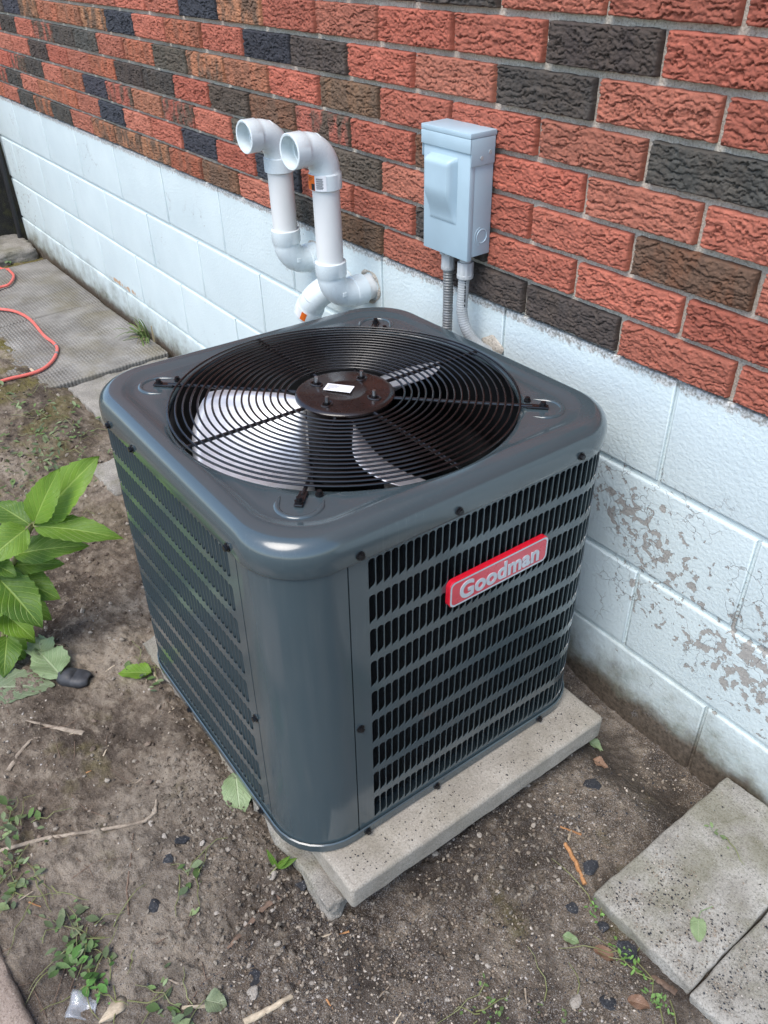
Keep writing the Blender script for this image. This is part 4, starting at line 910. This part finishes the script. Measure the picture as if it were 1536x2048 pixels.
# grit on the pad
n = 260; lx = rng.uniform(0.34, 0.395, n); ly = rng.uniform(-0.27, 0.305, n); VV = []; FF = []; CC = []
for i in range(n):
    sz = 0.0006 + 0.0014 * rng.random() ** 2; p = UM @ Vector((lx[i], ly[i], 0.0008)); VV.append(rocks[rng.integers(10)] * sz + np.array(p)); FF.append(FI + i * len(VI)); CC.append(np.tile([*DARK[rng.integers(4)], 1], (len(VI), 1)))
me = fastmesh('pad_grit', np.concatenate(VV), np.concatenate(FF)); tinted(me, np.concatenate(CC), 1); tag(link('pad_grit', me, M['gravel']), 'black grit sprinkled on the concrete pad', None, None, 'stuff')
# single stones and asphalt chips
def stone(x, y, s, mat, label, name, cat, flat=0.7, seed=0, z=None, sub=2, group=None):
    V, F_ = ico(sub); V = rock(V, 900 + seed, 0.12) * s; V[:, 2] *= flat; r_ = np.random.default_rng(seed); V += r_.normal(size=V.shape) * s * 0.03
    o = link(name, fastmesh(name, V, F_), mat); o.data.shade_smooth(); o.data.set_sharp_from_angle(angle=R(38)); o.location = (x, y, (float(gz(x, y)) if z is None else z) + s * flat * 0.25); o.rotation_euler = (r_.normal() * 0.2, r_.normal() * 0.2, r_.random() * 6)
    return tag(o, label, cat, group)
stone(4.037, -0.539, 0.012, M['stone'], 'round pale pebble on the soil near the bottom edge', 'pebble', 'stone', 0.8, 1)
CHIPS = ((3.79, -0.22, 0.020, 'black asphalt chip between the pad and the wall'), (3.935, -0.43, 0.015, 'black chip just left of the clover at the paver corner'), (3.985, -0.415, 0.0145, 'rounded black chip against the near paver edge'), (4.035, -0.415, 0.020, 'large black chip beside the weeds at the paver edge'), (3.905, -0.358, 0.018, 'black chip touching the orange stick'),
    (3.62, -0.78, 0.014, 'black chip close to the front corner of the pad'), (3.42, -0.91, 0.017, 'black chip below the end of the long twig'), (3.70, -0.92, 0.016, 'black chip above the pale stick at the bottom'), (3.50, -1.0, 0.013, 'black chip among the wilted weeds at lower left'), (4.07, -0.50, 0.017, 'black chip by the spotted tan leaf near the bottom'), (3.44, -0.945, 0.012, 'smaller black chip left of the chip below the twig'))
for i, (x, y, sz_, lb_) in enumerate(CHIPS):
    stone(x, y, sz_, M['asphalt'], lb_, 'asphalt_chip', 'stone', 0.35, 20 + i, None, 1, 'black asphalt chips on the soil')
for i in range(34):
    x = rng.normal(3.66, 0.16); y = rng.normal(-0.86, 0.09)
    if pad_mask(np.array([x]), np.array([y]))[0]: continue
    stone(x, y, 0.004 + 0.006 * rng.random() ** 2, M['stone'], 'small pale clod of earth in front of the pad', 'earth_clod', 'clod', 0.75, 60 + i, None, 2, 'loose clods in front of the pad')
for i in range(16):
    x = rng.uniform(3.7, 3.93); y = rng.uniform(-0.62, -0.3)
    stone(x, y, 0.0035 + 0.004 * rng.random(), M['stone'], 'small grey stone between pad and pavers', 'small_stone', 'stone', 0.7, 120 + i, None, 2, 'small stones between pad and pavers')
# sticks and twigs
def stick(name, label, pts, r0, r1, mat, n=9, squash=1.0, lift=0.0, wob=0.10, cat='stick', group=None):
    P = []
    for i in range(len(pts) - 1):
        for k in range(6):
            t_ = k / 6; P.append((pts[i][0] * (1 - t_) + pts[i + 1][0] * t_, pts[i][1] * (1 - t_) + pts[i + 1][1] * t_))
    P.append(pts[-1]); N = len(P); sd_ = hash(label) % 97
    sd_ = sum(ord(c_) for c_ in label) % 97
    path = []; rad = []
    for i, (x, y) in enumerate(P):
        w_ = min(0.0025, wob * (r0 + r1)) * math.sin(i * 1.7 + sd_) * (1 if 0 < i < N - 1 else 0); rr = r0 + (r1 - r0) * i / (N - 1); rr *= 1 + 0.09 * math.sin(i * 2.3 + sd_)
        path.append((x + w_ * 0.5, y + w_, max(float(gz(x, y, False)), float(gz(x, y)) - 0.002) + rr * squash * 0.6 + lift)); rad.append(rr)
    zz = np.array([p[2] for p in path]); zz = np.convolve(np.pad(zz, 4, mode='edge'), np.ones(9) / 9, 'valid') + 0.0012; path = [(p[0], p[1], float(q)) for p, q in zip(path, zz)]
    o = MB().sweep(path, rad, n, True, squash).build(name, mat, None, True); return tag(o, label, cat, group)
stick('long_twig', 'long pale crooked twig across the soil at lower left', [(3.19, -1.22), (3.228, -1.187), (3.257, -1.109), (3.296, -1.042), (3.320, -0.99), (3.338, -0.945), (3.334, -0.923), (3.311, -0.911)], 0.0042, 0.0028, M['dry_wood'])
stick('pale_stick', 'broken pale stick at the bottom edge of the picture', [(3.75, -0.966), (3.757, -0.921), (3.763, -0.877)], 0.0060, 0.0036, M['pale_wood'])
stick('orange_stick', 'orange brown wooden stick on the grit beside the pavers', [(3.842, -0.352), (3.878, -0.364), (3.917, -0.383)], 0.0036, 0.0040, M['orange_wood'], 7)
stick('orange_splinter', 'thin crossed orange splinter above the orange stick', [(3.812, -0.332), (3.831, -0.323), (3.848, -0.315)], 0.0018, 0.0022, M['orange_wood'], 6)
stick('short_splinter', 'short splinter joining the crossed splinter to the orange stick', [(3.831, -0.323), (3.841, -0.343)], 0.0022, 0.0026, M['pale_wood'], 6)
stick('wood_splinter', 'long tapering wood splinter pointing at the black rubber scrap', [(2.951, -1.054), (3.008, -1.011), (3.067, -0.965)], 0.0016, 0.0060, M['dry_wood'], 7, 0.5)
stick('wood_splinter', 'curled pale bark splinter near the left edge', [(3.06, -1.118), (3.029, -1.085), (3.012, -1.056), (3.018, -1.045)], 0.0050, 0.0018, M['dry_wood'], 7, 0.45)
stick('wood_splinter', 'pale upright splinter beside the small green leaf', [(2.992, -0.779), (3.027, -0.783), (3.055, -0.787)], 0.0022, 0.0036, M['pale_wood'], 6, 0.5)
stick('thin_twig', 'thin brown twig curving down the soil at lower left', [(3.486, -1.041), (3.442, -1.026), (3.394, -0.997), (3.349, -0.974)], 0.0018, 0.0010, M['bark'], 6)
stick('short_stick', 'short pale stick near the bottom edge beside a leaf', [(3.670, -1.032), (3.694, -1.001)], 0.0030, 0.0028, M['pale_wood'], 6)
stick('dead_stalk', 'flattened brown dead stalk in front of the pad', [(3.636, -0.935), (3.628, -0.898), (3.616, -0.860), (3.614, -0.822)], 0.0030, 0.0050, M['bark'], 7, 0.5)
stick('bark_strip', 'brown bark strip at the foot of the near paver', [(4.085, -0.415), (4.10, -0.412), (4.125, -0.407)], 0.004, 0.006, M['bark'], 7, 0.6)
stick('wood_splinter', 'pale wood splinter lying across the red cord', [(1.22, -0.50), (1.30, -0.49), (1.37, -0.47)], 0.006, 0.007, M['pale_wood'], 6, 0.5)
for i in range(46):
    x = rng.uniform(2.5, 4.1); y = rng.uniform(-1.22, -0.45); 
    if pad_mask(np.array([x]), np.array([y - 0.03]))[0] or (x > 3.9 and y > -0.45): continue
    a = rng.random() * 6.28; l_ = 0.008 + 0.022 * rng.random(); mt = (M['pale_wood'], M['dry_wood'], M['orange_wood'])[rng.integers(3)]
    stick('wood_chip', 'tiny wood chip scattered on the soil', [(x, y), (x + l_ * math.cos(a), y + l_ * math.sin(a))], 0.0011, 0.0018, mt, 5, 0.5, 0.001, cat='wood chip', group='tiny wood chips on the soil')
for i in range(26):
    x = rng.uniform(2.9, 3.7); y = rng.uniform(-1.22, -0.9); a = rng.random() * 6.28; l_ = 0.03 + 0.05 * rng.random(); b = a + rng.normal() * 0.6
    stick('rootlet', 'thin dry root thread on the soil at lower left', [(x, y), (x + l_ * math.cos(a), y + l_ * math.sin(a)), (x + l_ * (math.cos(a) + math.cos(b)), y + l_ * (math.sin(a) + math.sin(b)))], 0.0008, 0.0004, M['bark'], 5, 1, 0.001, cat='root', group='dry root threads on the soil')

# leaves
def leaf_mesh(length, width, droop=0.2, fold=0.25, wave=0.0, seed=0, shape=1.0, nu=11, nv=26, heart=False):
    V = []; UV = []; F = []; rl = random.Random(seed)
    for j in range(nv):
        t_ = j / (nv - 1)
        if heart: wd = math.sin(math.pi * min(1, t_ * 0.92 + 0.08)) ** 0.55 * (1 - 0.35 * t_)
        else: wd = (math.sin(math.pi * t_ ** 0.80) ** 0.85) * (1.0 - 0.18 * t_) * 1.08
        wd = max(wd, 0.02 if 0 < j < nv - 1 else 0.004) * width / 2
        ser = 1 + (0.045 * ((j * 2) % 3 - 1) if 2 < j < nv - 2 else 0)
        for i in range(nu):
            u = 2 * i / (nu - 1) - 1; x = u * wd * (ser if abs(u) > 0.95 else 1)
            back = -abs(u) * 0.10 * length * (1 - t_) * (0.8 if heart else 0)
            z = fold * abs(x) - droop * length * t_ * t_ + wave * width * math.sin(t_ * 11 + u * 2 + seed) * abs(u) + 0.012 * width * math.sin((t_ * 8.5 - abs(u) * 3.1) * 6.283)
            V.append((x, t_ * length + back, z)); UV.append((i / (nu - 1), t_))
    for j in range(nv - 1):
        for i in range(nu - 1): F.append((j * nu + i, j * nu + i + 1, (j + 1) * nu + i + 1, (j + 1) * nu + i))
    me = mkmesh('leaf', V, F, True); uvl = me.uv_layers.new(name='uv')
    for lp in me.loops: uvl.data[lp.index].uv = UV[lp.vertex_index]
    return me
def aim(base, tip, up):
    b = Vector(base); y = (Vector(tip) - b).normalized(); z = Vector(up); z = (z - y * z.dot(y)).normalized(); x = y.cross(z)
    return Matrix(((x.x, y.x, z.x, b.x), (x.y, y.y, z.y, b.y), (x.z, y.z, z.z, b.z), (0, 0, 0, 1)))
LEAVES = [([2.754, -0.879, -0.391], [2.799, -0.741, -0.262], 0.090), ([2.781, -0.883, -0.373], [2.802, -0.821, -0.263], 0.062), ([2.775, -0.884, -0.384], [2.895, -0.755, -0.381], 0.060),
          ([2.76, -0.887, -0.388], [2.684, -0.928, -0.353], 0.060), ([2.776, -0.898, -0.381], [2.801, -0.991, -0.398], 0.070), ([2.722, -0.935, -0.469], [2.808, -0.816, -0.435], 0.062),
          ([2.713, -0.944, -0.501], [2.773, -0.857, -0.497], 0.048), ([2.717, -0.959, -0.516], [2.817, -0.895, -0.542], 0.068), ([2.742, -0.983, -0.496], [2.869, -0.951, -0.543], 0.085),
          ([2.718, -1.005, -0.589], [2.811, -0.968, -0.628], 0.065), ([2.734, -1.009, -0.661], [2.81, -1.049, -0.693], 0.062), ([2.713, -1.008, -0.688], [2.766, -0.998, -0.715], 0.050),
          ([2.708, -0.991, -0.464], [2.777, -0.953, -0.476], 0.048), ([2.71, -0.958, -0.424], [2.759, -1.031, -0.452], 0.060), ([2.735, -0.991, -0.562], [2.752, -1.062, -0.553], 0.070),
          ([2.699, -0.964, -0.603], [2.766, -0.915, -0.637], 0.056), ([2.678, -0.988, -0.667], [2.741, -0.963, -0.700], 0.046)]
pl = empty('hydrangea_plant', (2.674, -1.02, -0.735)); tag(pl, 'bright green broad-leaved plant at the left edge of the picture', 'plant')
PO = Vector((2.674, -1.02, -0.735)); STEM = [Vector(p) for p in ((2.674, -1.03, -0.76), (2.684, -0.994, -0.644), (2.707, -0.95, -0.515), (2.73, -0.911, -0.442), (2.763, -0.88, -0.385))]
MB().sweep([p - PO for p in STEM], [0.0075, 0.0065, 0.0055, 0.005, 0.0042], 10).build('stem', M['stem'], pl, True)
for i, (b, tp, w_) in enumerate(LEAVES):
    b = Vector(b); tp = Vector(tp); ln = (tp - b).length; me = leaf_mesh(ln * 1.06, w_ * 1.10, 0.10 + 0.06 * (i % 3), 0.22, 0.05, i)
    me.materials.append(M['leaf']); toc = (Vector(CAM) - b).normalized(); up = (toc * 0.75 + Vector((0.1 * math.sin(i * 2), 0.1 * math.cos(i * 3), 0.65))).normalized()
    o = bpy.data.objects.new('leaf', me); col.objects.link(o); o.parent = pl; mw = aim(b, tp, up); mw.translation = b - PO; o.matrix_local = mw
    near_ = min(STEM, key=lambda p: (p - b).length); MB().sweep([near_ - PO, (near_ + b) / 2 - PO + Vector((0, 0, 0.003)), b - PO, b + (tp - b) * 0.06 - PO], [0.003, 0.0026, 0.0022, 0.0012], 7).build('leaf_stalk', M['stem'], pl, True)
def fallen(name, label, base, tip, w_, mat, droop=-0.03, fold=0.1, wave=0.06, seed=0, lift=0.006, zb=None, zt=None, heart=False, group=None, up=(0, 0, 1)):
    zb = float(gz(*base)) + lift if zb is None else zb; zt = float(gz(*tip)) + lift if zt is None else zt
    b = Vector((*base, zb)); tp = Vector((*tip, zt)); me = leaf_mesh((tp - b).length, w_, droop, fold, wave, seed, heart=heart); me.materials.append(mat)
    o = bpy.data.objects.new(name, me); col.objects.link(o); o.matrix_world = aim(b, tp, up); return tag(o, label, 'leaf', group)
fallen('fallen_leaf', 'pale green leaf leaning against the base of the air conditioner', (3.375, -0.770), (3.448, -0.803), 0.058, M['leaf_pale'], 0.05, 0.06, 0.05, 3, 0.012, zb=-0.672, zt=-0.706)
fallen('fallen_leaf', 'small fresh green leaf on bare soil left of the unit', (3.018, -0.788), (2.958, -0.845), 0.048, M['leaf'], 0.1, 0.3, 0.06, 4, 0.010)
fallen('fallen_leaf', 'large flat grey green leaf at the left edge', (2.80, -1.11), (2.900, -0.968), 0.100, M['leaf_grey'], 0.0, 0.03, 0.03, 5, 0.006)
fallen('fallen_leaf', 'wilted pale green leaf beside the black rubber scrap', (2.895, -0.950), (2.765, -0.965), 0.085, M['leaf_pale'], 0.05, 0.25, 0.10, 6, 0.014)
fallen('fallen_leaf', 'wilted pale leaf tucked under the green plant', (2.80, -0.965), (2.70, -0.945), 0.070, M['leaf_pale'], 0.05, 0.25, 0.10, 7, 0.012)
fallen('fallen_leaf', 'heart shaped pale leaf lying on the near paver', (4.080, -0.299), (4.103, -0.330), 0.030, M['leaf_pale'], 0.0, 0.05, 0.03, 8, 0.0, zb=-0.699, zt=-0.699, heart=True)
MB().sweep([(4.080, -0.299, -0.6985), (4.075, -0.285, -0.698), (4.082, -0.262, -0.6985)], 0.0007, 5).build('leaf_stalk', M['leaf_pale'], None, True)
tag(bpy.data.objects['leaf_stalk'] if False else col.objects[-1], 'thin pale stalk of the heart shaped leaf on the paver', 'stalk')
fallen('fallen_leaf', 'brown curled leaf on the soil by the paver edge', (4.000, -0.455), (4.035, -0.435), 0.022, M['leaf_brown'], 0.2, 0.5, 0.1, 9, 0.004)
fallen('fallen_leaf', 'spotted tan leaf near the bottom edge beside the pavers', (4.085, -0.475), (4.115, -0.455), 0.022, M['leaf_brown'], 0.2, 0.4, 0.1, 10, 0.005)
fallen('fallen_leaf', 'pale curled leaf near the wall behind the pad', (3.70, -0.125), (3.735, -0.115), 0.022, M['leaf_pale'], 0.3, 0.6, 0.1, 11, 0.006)
fallen('fallen_leaf', 'yellowish leaf on the grit between pad and wall', (3.745, -0.165), (3.775, -0.150), 0.022, M['leaf_brown'], 0.2, 0.4, 0.1, 12, 0.004)
fallen('fallen_leaf', 'torn dark green leaf at the bottom edge', (3.69, -1.0), (3.715, -0.975), 0.035, M['leaf_grey'], 0.1, 0.3, 0.1, 13, 0.006)
fallen('fallen_leaf', 'small green leaf on the grit before the near paver', (3.955, -0.48), (3.98, -0.465), 0.018, M['leaf_pale'], 0.1, 0.3, 0.1, 14, 0.004)
# seedling in front of the pad
sd = empty('seedling', (3.575, -0.800, float(gz(3.575, -0.80)))); tag(sd, 'small green seedling with narrow leaves beside the pad corner', 'seedling')
for i, (dx, dy, dz, w_) in enumerate(((-0.022, -0.005, 0.030, 0.010), (0.018, 0.030, 0.020, 0.013), (0.012, 0.020, 0.028, 0.010))):
    me = leaf_mesh(math.sqrt(dx * dx + dy * dy + dz * dz), w_, 0.15, 0.4, 0, 30 + i); me.materials.append(M['leaf']); o = bpy.data.objects.new('leaf', me); col.objects.link(o); o.parent = sd; o.matrix_local = aim((0, 0, 0.008), (dx, dy, 0.008 + dz), (0.5, -0.4, 0.8))
MB().sweep([(0.003, -0.022, 0.001), (0.0, -0.01, 0.004), (0, 0, 0.010)], 0.0016, 6).build('stem', M['stem'], sd, True)
# weed clumps: each clump is one tangle of small leaves and stems
def weed_clump(label, cx, cy, rx, ry, nleaf, nstem, seed, hgt=0.03, pal=None, name='wilted_weeds', size=(0.010, 0.026), z=None):
    r_ = np.random.default_rng(seed); root = empty(name, (cx, cy, float(gz(cx, cy)) if z is None else z)); tag(root, label, 'weeds')
    pal = pal or [(0.075, 0.13, 0.035), (0.11, 0.17, 0.055), (0.15, 0.20, 0.085), (0.085, 0.12, 0.06), (0.17, 0.22, 0.11)]
    V = []; F = []; C = []
    for i in range(nleaf):
        x = r_.normal() * rx * 0.55; y = r_.normal() * ry * 0.55; l_ = size[0] + (size[1] - size[0]) * r_.random(); w_ = l_ * (0.35 + 0.35 * r_.random()); zz = (float(gz(cx + x, cy + y)) if z is None else z) - root.location.z + 0.002 + hgt * r_.random() ** 2
        a = r_.random() * 6.28; tl = r_.normal() * 0.45; cu_ = r_.normal() * 0.4; k0 = len(V)
        for t_, wd in ((0, 0.08), (0.25, 0.75), (0.55, 1.0), (0.8, 0.6), (1.0, 0.05)):
            for u in (-0.5, 0, 0.5):
                px = u * wd * w_; py = t_ * l_; pz = tl * py + 0.35 * abs(px) + cu_ * t_ * t_ * l_ * 0.5
                V.append((x + px * math.cos(a) - py * math.sin(a), y + px * math.sin(a) + py * math.cos(a), max(zz + pz, 0.001 - hgt)))
        c = pal[r_.integers(len(pal))]; kk = 0.7 + 0.6 * r_.random(); C += [(c[0] * kk, c[1] * kk, c[2] * kk, 1)] * 15
        for q in range(4):
            for u in range(2): b = k0 + q * 3 + u; F.append((b, b + 1, b + 4, b + 3))
    me = fastmesh('foliage', V, F); tinted(me, C, 1); me.shade_smooth(); tag(link('foliage', me, M['litter'], root), kind='stuff')
    mb = MB()
    for i in range(nstem):
        x = r_.normal() * rx * 0.6; y = r_.normal() * ry * 0.6; a = r_.random() * 6.28; p = []; L_ = 0.04 + 0.07 * r_.random()
        for k in range(6):
            zz = (float(gz(cx + x, cy + y)) if z is None else z) - root.location.z; p.append((x, y, zz + 0.003 + hgt * 0.6 * math.sin(k / 5 * 3.14) * r_.random())); x += L_ / 5 * math.cos(a); y += L_ / 5 * math.sin(a); a += r_.normal() * 0.35
        mb.sweep(p, [0.0010, 0.0009, 0.0009, 0.0008, 0.0006, 0.0004], 5)
    if nstem: tag(mb.build('stems', M['stem'], root, True), kind='stuff')
    return root
weed_clump('wilted pulled weeds with long stalks on the soil at far left', 1.72, -0.56, 0.20, 0.10, 90, 16, 1, 0.03)
weed_clump('scattered wilted weed leaves on dark soil above the plant', 1.95, -0.70, 0.26, 0.16, 130, 14, 2, 0.025)
weed_clump('shredded weed leaves near the left edge behind the plant', 2.15, -0.86, 0.18, 0.10, 60, 8, 3, 0.02)
weed_clump('small weed scraps at the left edge on the mossy soil', 1.45, -0.62, 0.10, 0.05, 18, 3, 4, 0.02)
weed_clump('torn green weeds by the left end of the long twig', 3.19, -1.165, 0.075, 0.045, 50, 9, 5, 0.018)
weed_clump('wilted weed stems just below the long twig', 3.31, -1.175, 0.06, 0.04, 34, 10, 6, 0.014)
weed_clump('bright green pulled weeds at the bottom left', 3.49, -1.125, 0.080, 0.050, 62, 16, 7, 0.022, [(0.085, 0.15, 0.045), (0.11, 0.18, 0.065), (0.08, 0.11, 0.05), (0.14, 0.17, 0.09)])
weed_clump('green weed leaves above the clear plastic scrap', 3.555, -1.125, 0.035, 0.025, 20, 4, 8, 0.015, [(0.08, 0.19, 0.04), (0.12, 0.25, 0.06)])
weed_clump('tiny green clover at the near corner of the paver', 3.962, -0.408, 0.012, 0.010, 16, 2, 9, 0.012, [(0.10, 0.21, 0.05), (0.14, 0.27, 0.07)], 'clover', (0.005, 0.009))
weed_clump('row of small green weeds along the paver edge', 4.055, -0.425, 0.035, 0.012, 34, 4, 10, 0.012, [(0.12, 0.23, 0.05), (0.16, 0.29, 0.07)], 'clover', (0.005, 0.010))
weed_clump('small weeds at the paver edge near the bottom', 4.115, -0.44, 0.025, 0.012, 24, 3, 11, 0.012, [(0.10, 0.19, 0.05), (0.14, 0.25, 0.07)], 'clover', (0.005, 0.011))
weed_clump('sparse green sprouts on the soil at the bottom centre', 3.965, -0.655, 0.040, 0.030, 26, 4, 12, 0.012, [(0.09, 0.15, 0.045), (0.12, 0.20, 0.06)], 'sprouts', (0.004, 0.010))
weed_clump('mossy green sprouts on pale soil at bottom right', 4.04, -0.58, 0.050, 0.030, 18, 3, 13, 0.010, [(0.10, 0.14, 0.05)], 'sprouts', (0.004, 0.008))
weed_clump('thin weed scrap beside the twig in the lower centre', 3.50, -0.93, 0.035, 0.02, 10, 5, 14, 0.012)
weed_clump('small weed scraps left of the pale stick', 3.66, -1.04, 0.045, 0.025, 16, 4, 15, 0.014)
weed_clump('green crumbs of leaf on the near paver', 4.01, -0.145, 0.020, 0.008, 8, 1, 16, 0.004, [(0.15, 0.21, 0.09)], 'leaf_scraps', (0.006, 0.013), z=-0.7005)
weed_clump('dry weed litter by the left corner of the unit base', 3.02, -0.79, 0.06, 0.02, 10, 4, 17, 0.012)
# grass tuft at the wall
tf = empty('grass_tuft', (1.22, -0.035, -0.725)); tag(tf, 'grass tuft growing where the paving meets the painted wall', 'grass'); mb = MB()
r_ = np.random.default_rng(4); V = []; F = []; C = []
for i in range(42):
    a = r_.uniform(-2.9, -0.2) if r_.random() < 0.8 else r_.random() * 6.28; L_ = 0.05 + 0.13 * r_.random() ** 1.5; el = r_.uniform(0.15, 1.4); k0 = len(V); b = np.array([r_.normal() * 0.03, r_.normal() * 0.008, 0]); w_ = 0.003 + 0.003 * r_.random()
    for k in range(6):
        t_ = k / 5; e2 = el - 1.0 * t_ * t_; p = b + np.array([math.cos(a) * math.cos(el) * L_ * t_, math.sin(a) * math.cos(el) * L_ * t_, math.sin(el) * L_ * t_ - 0.45 * L_ * t_ * t_]); p[1] = min(p[1], 0.025); p[2] = max(p[2], 0.002); w2 = w_ * (1 - t_) ** 0.6 + 0.0002
        V += [tuple(p + [-math.sin(a) * w2, math.cos(a) * w2, 0]), tuple(p - [-math.sin(a) * w2, math.cos(a) * w2, 0])]
    c = [(0.12, 0.17, 0.05), (0.09, 0.14, 0.04), (0.20, 0.17, 0.10)][r_.integers(3)]; C += [(*c, 1)] * 12
    for k in range(5): F.append((k0 + 2 * k, k0 + 2 * k + 1, k0 + 2 * k + 3, k0 + 2 * k + 2))
me = fastmesh('blades', V, F); tinted(me, C, 1); link('blades', me, M['litter'], tf)
weed_clump('small green weeds at the far house corner by the cable', -0.30, -0.16, 0.14, 0.05, 40, 4, 18, 0.03, [(0.08, 0.14, 0.05), (0.13, 0.18, 0.09)], 'corner_weeds', (0.015, 0.04))
# red cord: one cord, two loops seen
pts = [(1.36, -0.80), (1.298, -0.640), (1.284, -0.496), (1.234, -0.422), (1.145, -0.368), (1.072, -0.353), (0.952, -0.359), (0.757, -0.350), (0.617, -0.371), (0.529, -0.422), (0.42, -0.50), (0.34, -0.43), (0.261, -0.346), (0.245, -0.295), (0.149, -0.243), (0.049, -0.233), (-0.142, -0.232), (-0.35, -0.30)]
P = [Vector((x, y, 0)) for x, y in pts]; path = []
for i in range(len(P) - 1):
    p0, p1, p2, p3 = P[max(i - 1, 0)], P[i], P[i + 1], P[min(i + 2, len(P) - 1)]
    for k in range(12):
        t_ = k / 12; q = 0.5 * ((2 * p1) + (-p0 + p2) * t_ + (2 * p0 - 5 * p1 + 4 * p2 - p3) * t_ * t_ + (-p0 + 3 * p1 - 3 * p2 + p3) * t_ ** 3)
        top = max(float(gz(q.x, q.y)), -0.7215 if -0.05 < q.x < 1.43 and q.y > -0.6 else -1); path.append((q.x, q.y, top + 0.0062))
zs = np.array([p[2] for p in path]); zs = np.convolve(np.pad(zs, 4, mode='edge'), np.ones(9) / 9, 'valid') + 0.002; path = [(p[0], p[1], float(z)) for p, z in zip(path, zs)]
cord = MB().sweep(path, 0.0064, 10).build('red_cord', M['cord'], None, True); tag(cord, 'red electrical cord looping over the paving at far left', 'cord')
for k in (44, 56): MB().sweep(path[k:k + 3], 0.0067, 10).build('grey_mark', M['cord_mark'], cord, True)
# black rubber scrap: a hollow half-shell
V, F_ = [], []
nu, nv = 24, 14
for i in range(nu):
    t_ = i / (nu - 1); rad = 0.019 * (1 - (2 * t_ - 1) ** 4 * 0.55)
    for j in range(nv):
        a = R(-20 + 220 * j / (nv - 1)); k = 1.0 if t_ < 0.45 else (1.0 - 0.45 * max(0, math.sin(a)) * sstep(0.42, 0.52, t_))
        V.append((0.070 * (t_ - 0.5), rad * math.cos(a), rad * 0.85 * math.sin(a) * float(k)))
for i in range(nu - 1):
    for j in range(nv - 1): F_.append((i * nv + j, (i + 1) * nv + j, (i + 1) * nv + j + 1, i * nv + j + 1))
rb = link('rubber_scrap', mkmesh('rubber_scrap', V, F_, True), M['rubber']); sm = rb.modifiers.new('thick', 'SOLIDIFY'); sm.thickness = 0.005
rb.location = (2.906, -0.926, float(gz(2.906, -0.926)) + 0.006); rb.rotation_euler = (0, 0, R(44)); tag(rb, 'hollow black rubber scrap on the soil near the plant', 'scrap')
# clear plastic scrap and bark chip
V = []; F_ = []
for i in range(9):
    for j in range(9):
        x = -0.022 + 0.0055 * i; y = -0.02 + 0.005 * j; V.append((x, y, 0.004 * math.sin(i * 0.8) + 0.003 * math.sin(j * 1.1 + i * 0.5) + 0.005))
for i in range(8):
    for j in range(8): F_.append((i * 9 + j, (i + 1) * 9 + j, (i + 1) * 9 + j + 1, i * 9 + j + 1))
ps = link('plastic_scrap', mkmesh('plastic_scrap', V, F_, True), M['plastic']); sm = ps.modifiers.new('thick', 'SOLIDIFY'); sm.thickness = 0.0008
ps.location = (3.572, -1.155, float(gz(3.572, -1.155)) + 0.002); ps.rotation_euler = (0.1, 0.1, 0.9); tag(ps, 'crumpled clear plastic scrap at the bottom left', 'scrap')
V, F2 = ico(2); V = rock(V, 77, 0.3) * np.array([0.024, 0.014, 0.006]); V += np.random.default_rng(1).normal(size=V.shape) * 0.001
bc = link('bark_chip', fastmesh('bark_chip', V, F2), M['pale_wood']); bc.location = (3.610, -1.120, float(gz(3.61, -1.12)) + 0.004); bc.rotation_euler = (0, 0.1, 1.9); tag(bc, 'pale bark chip beside the clear plastic scrap', 'wood chip')
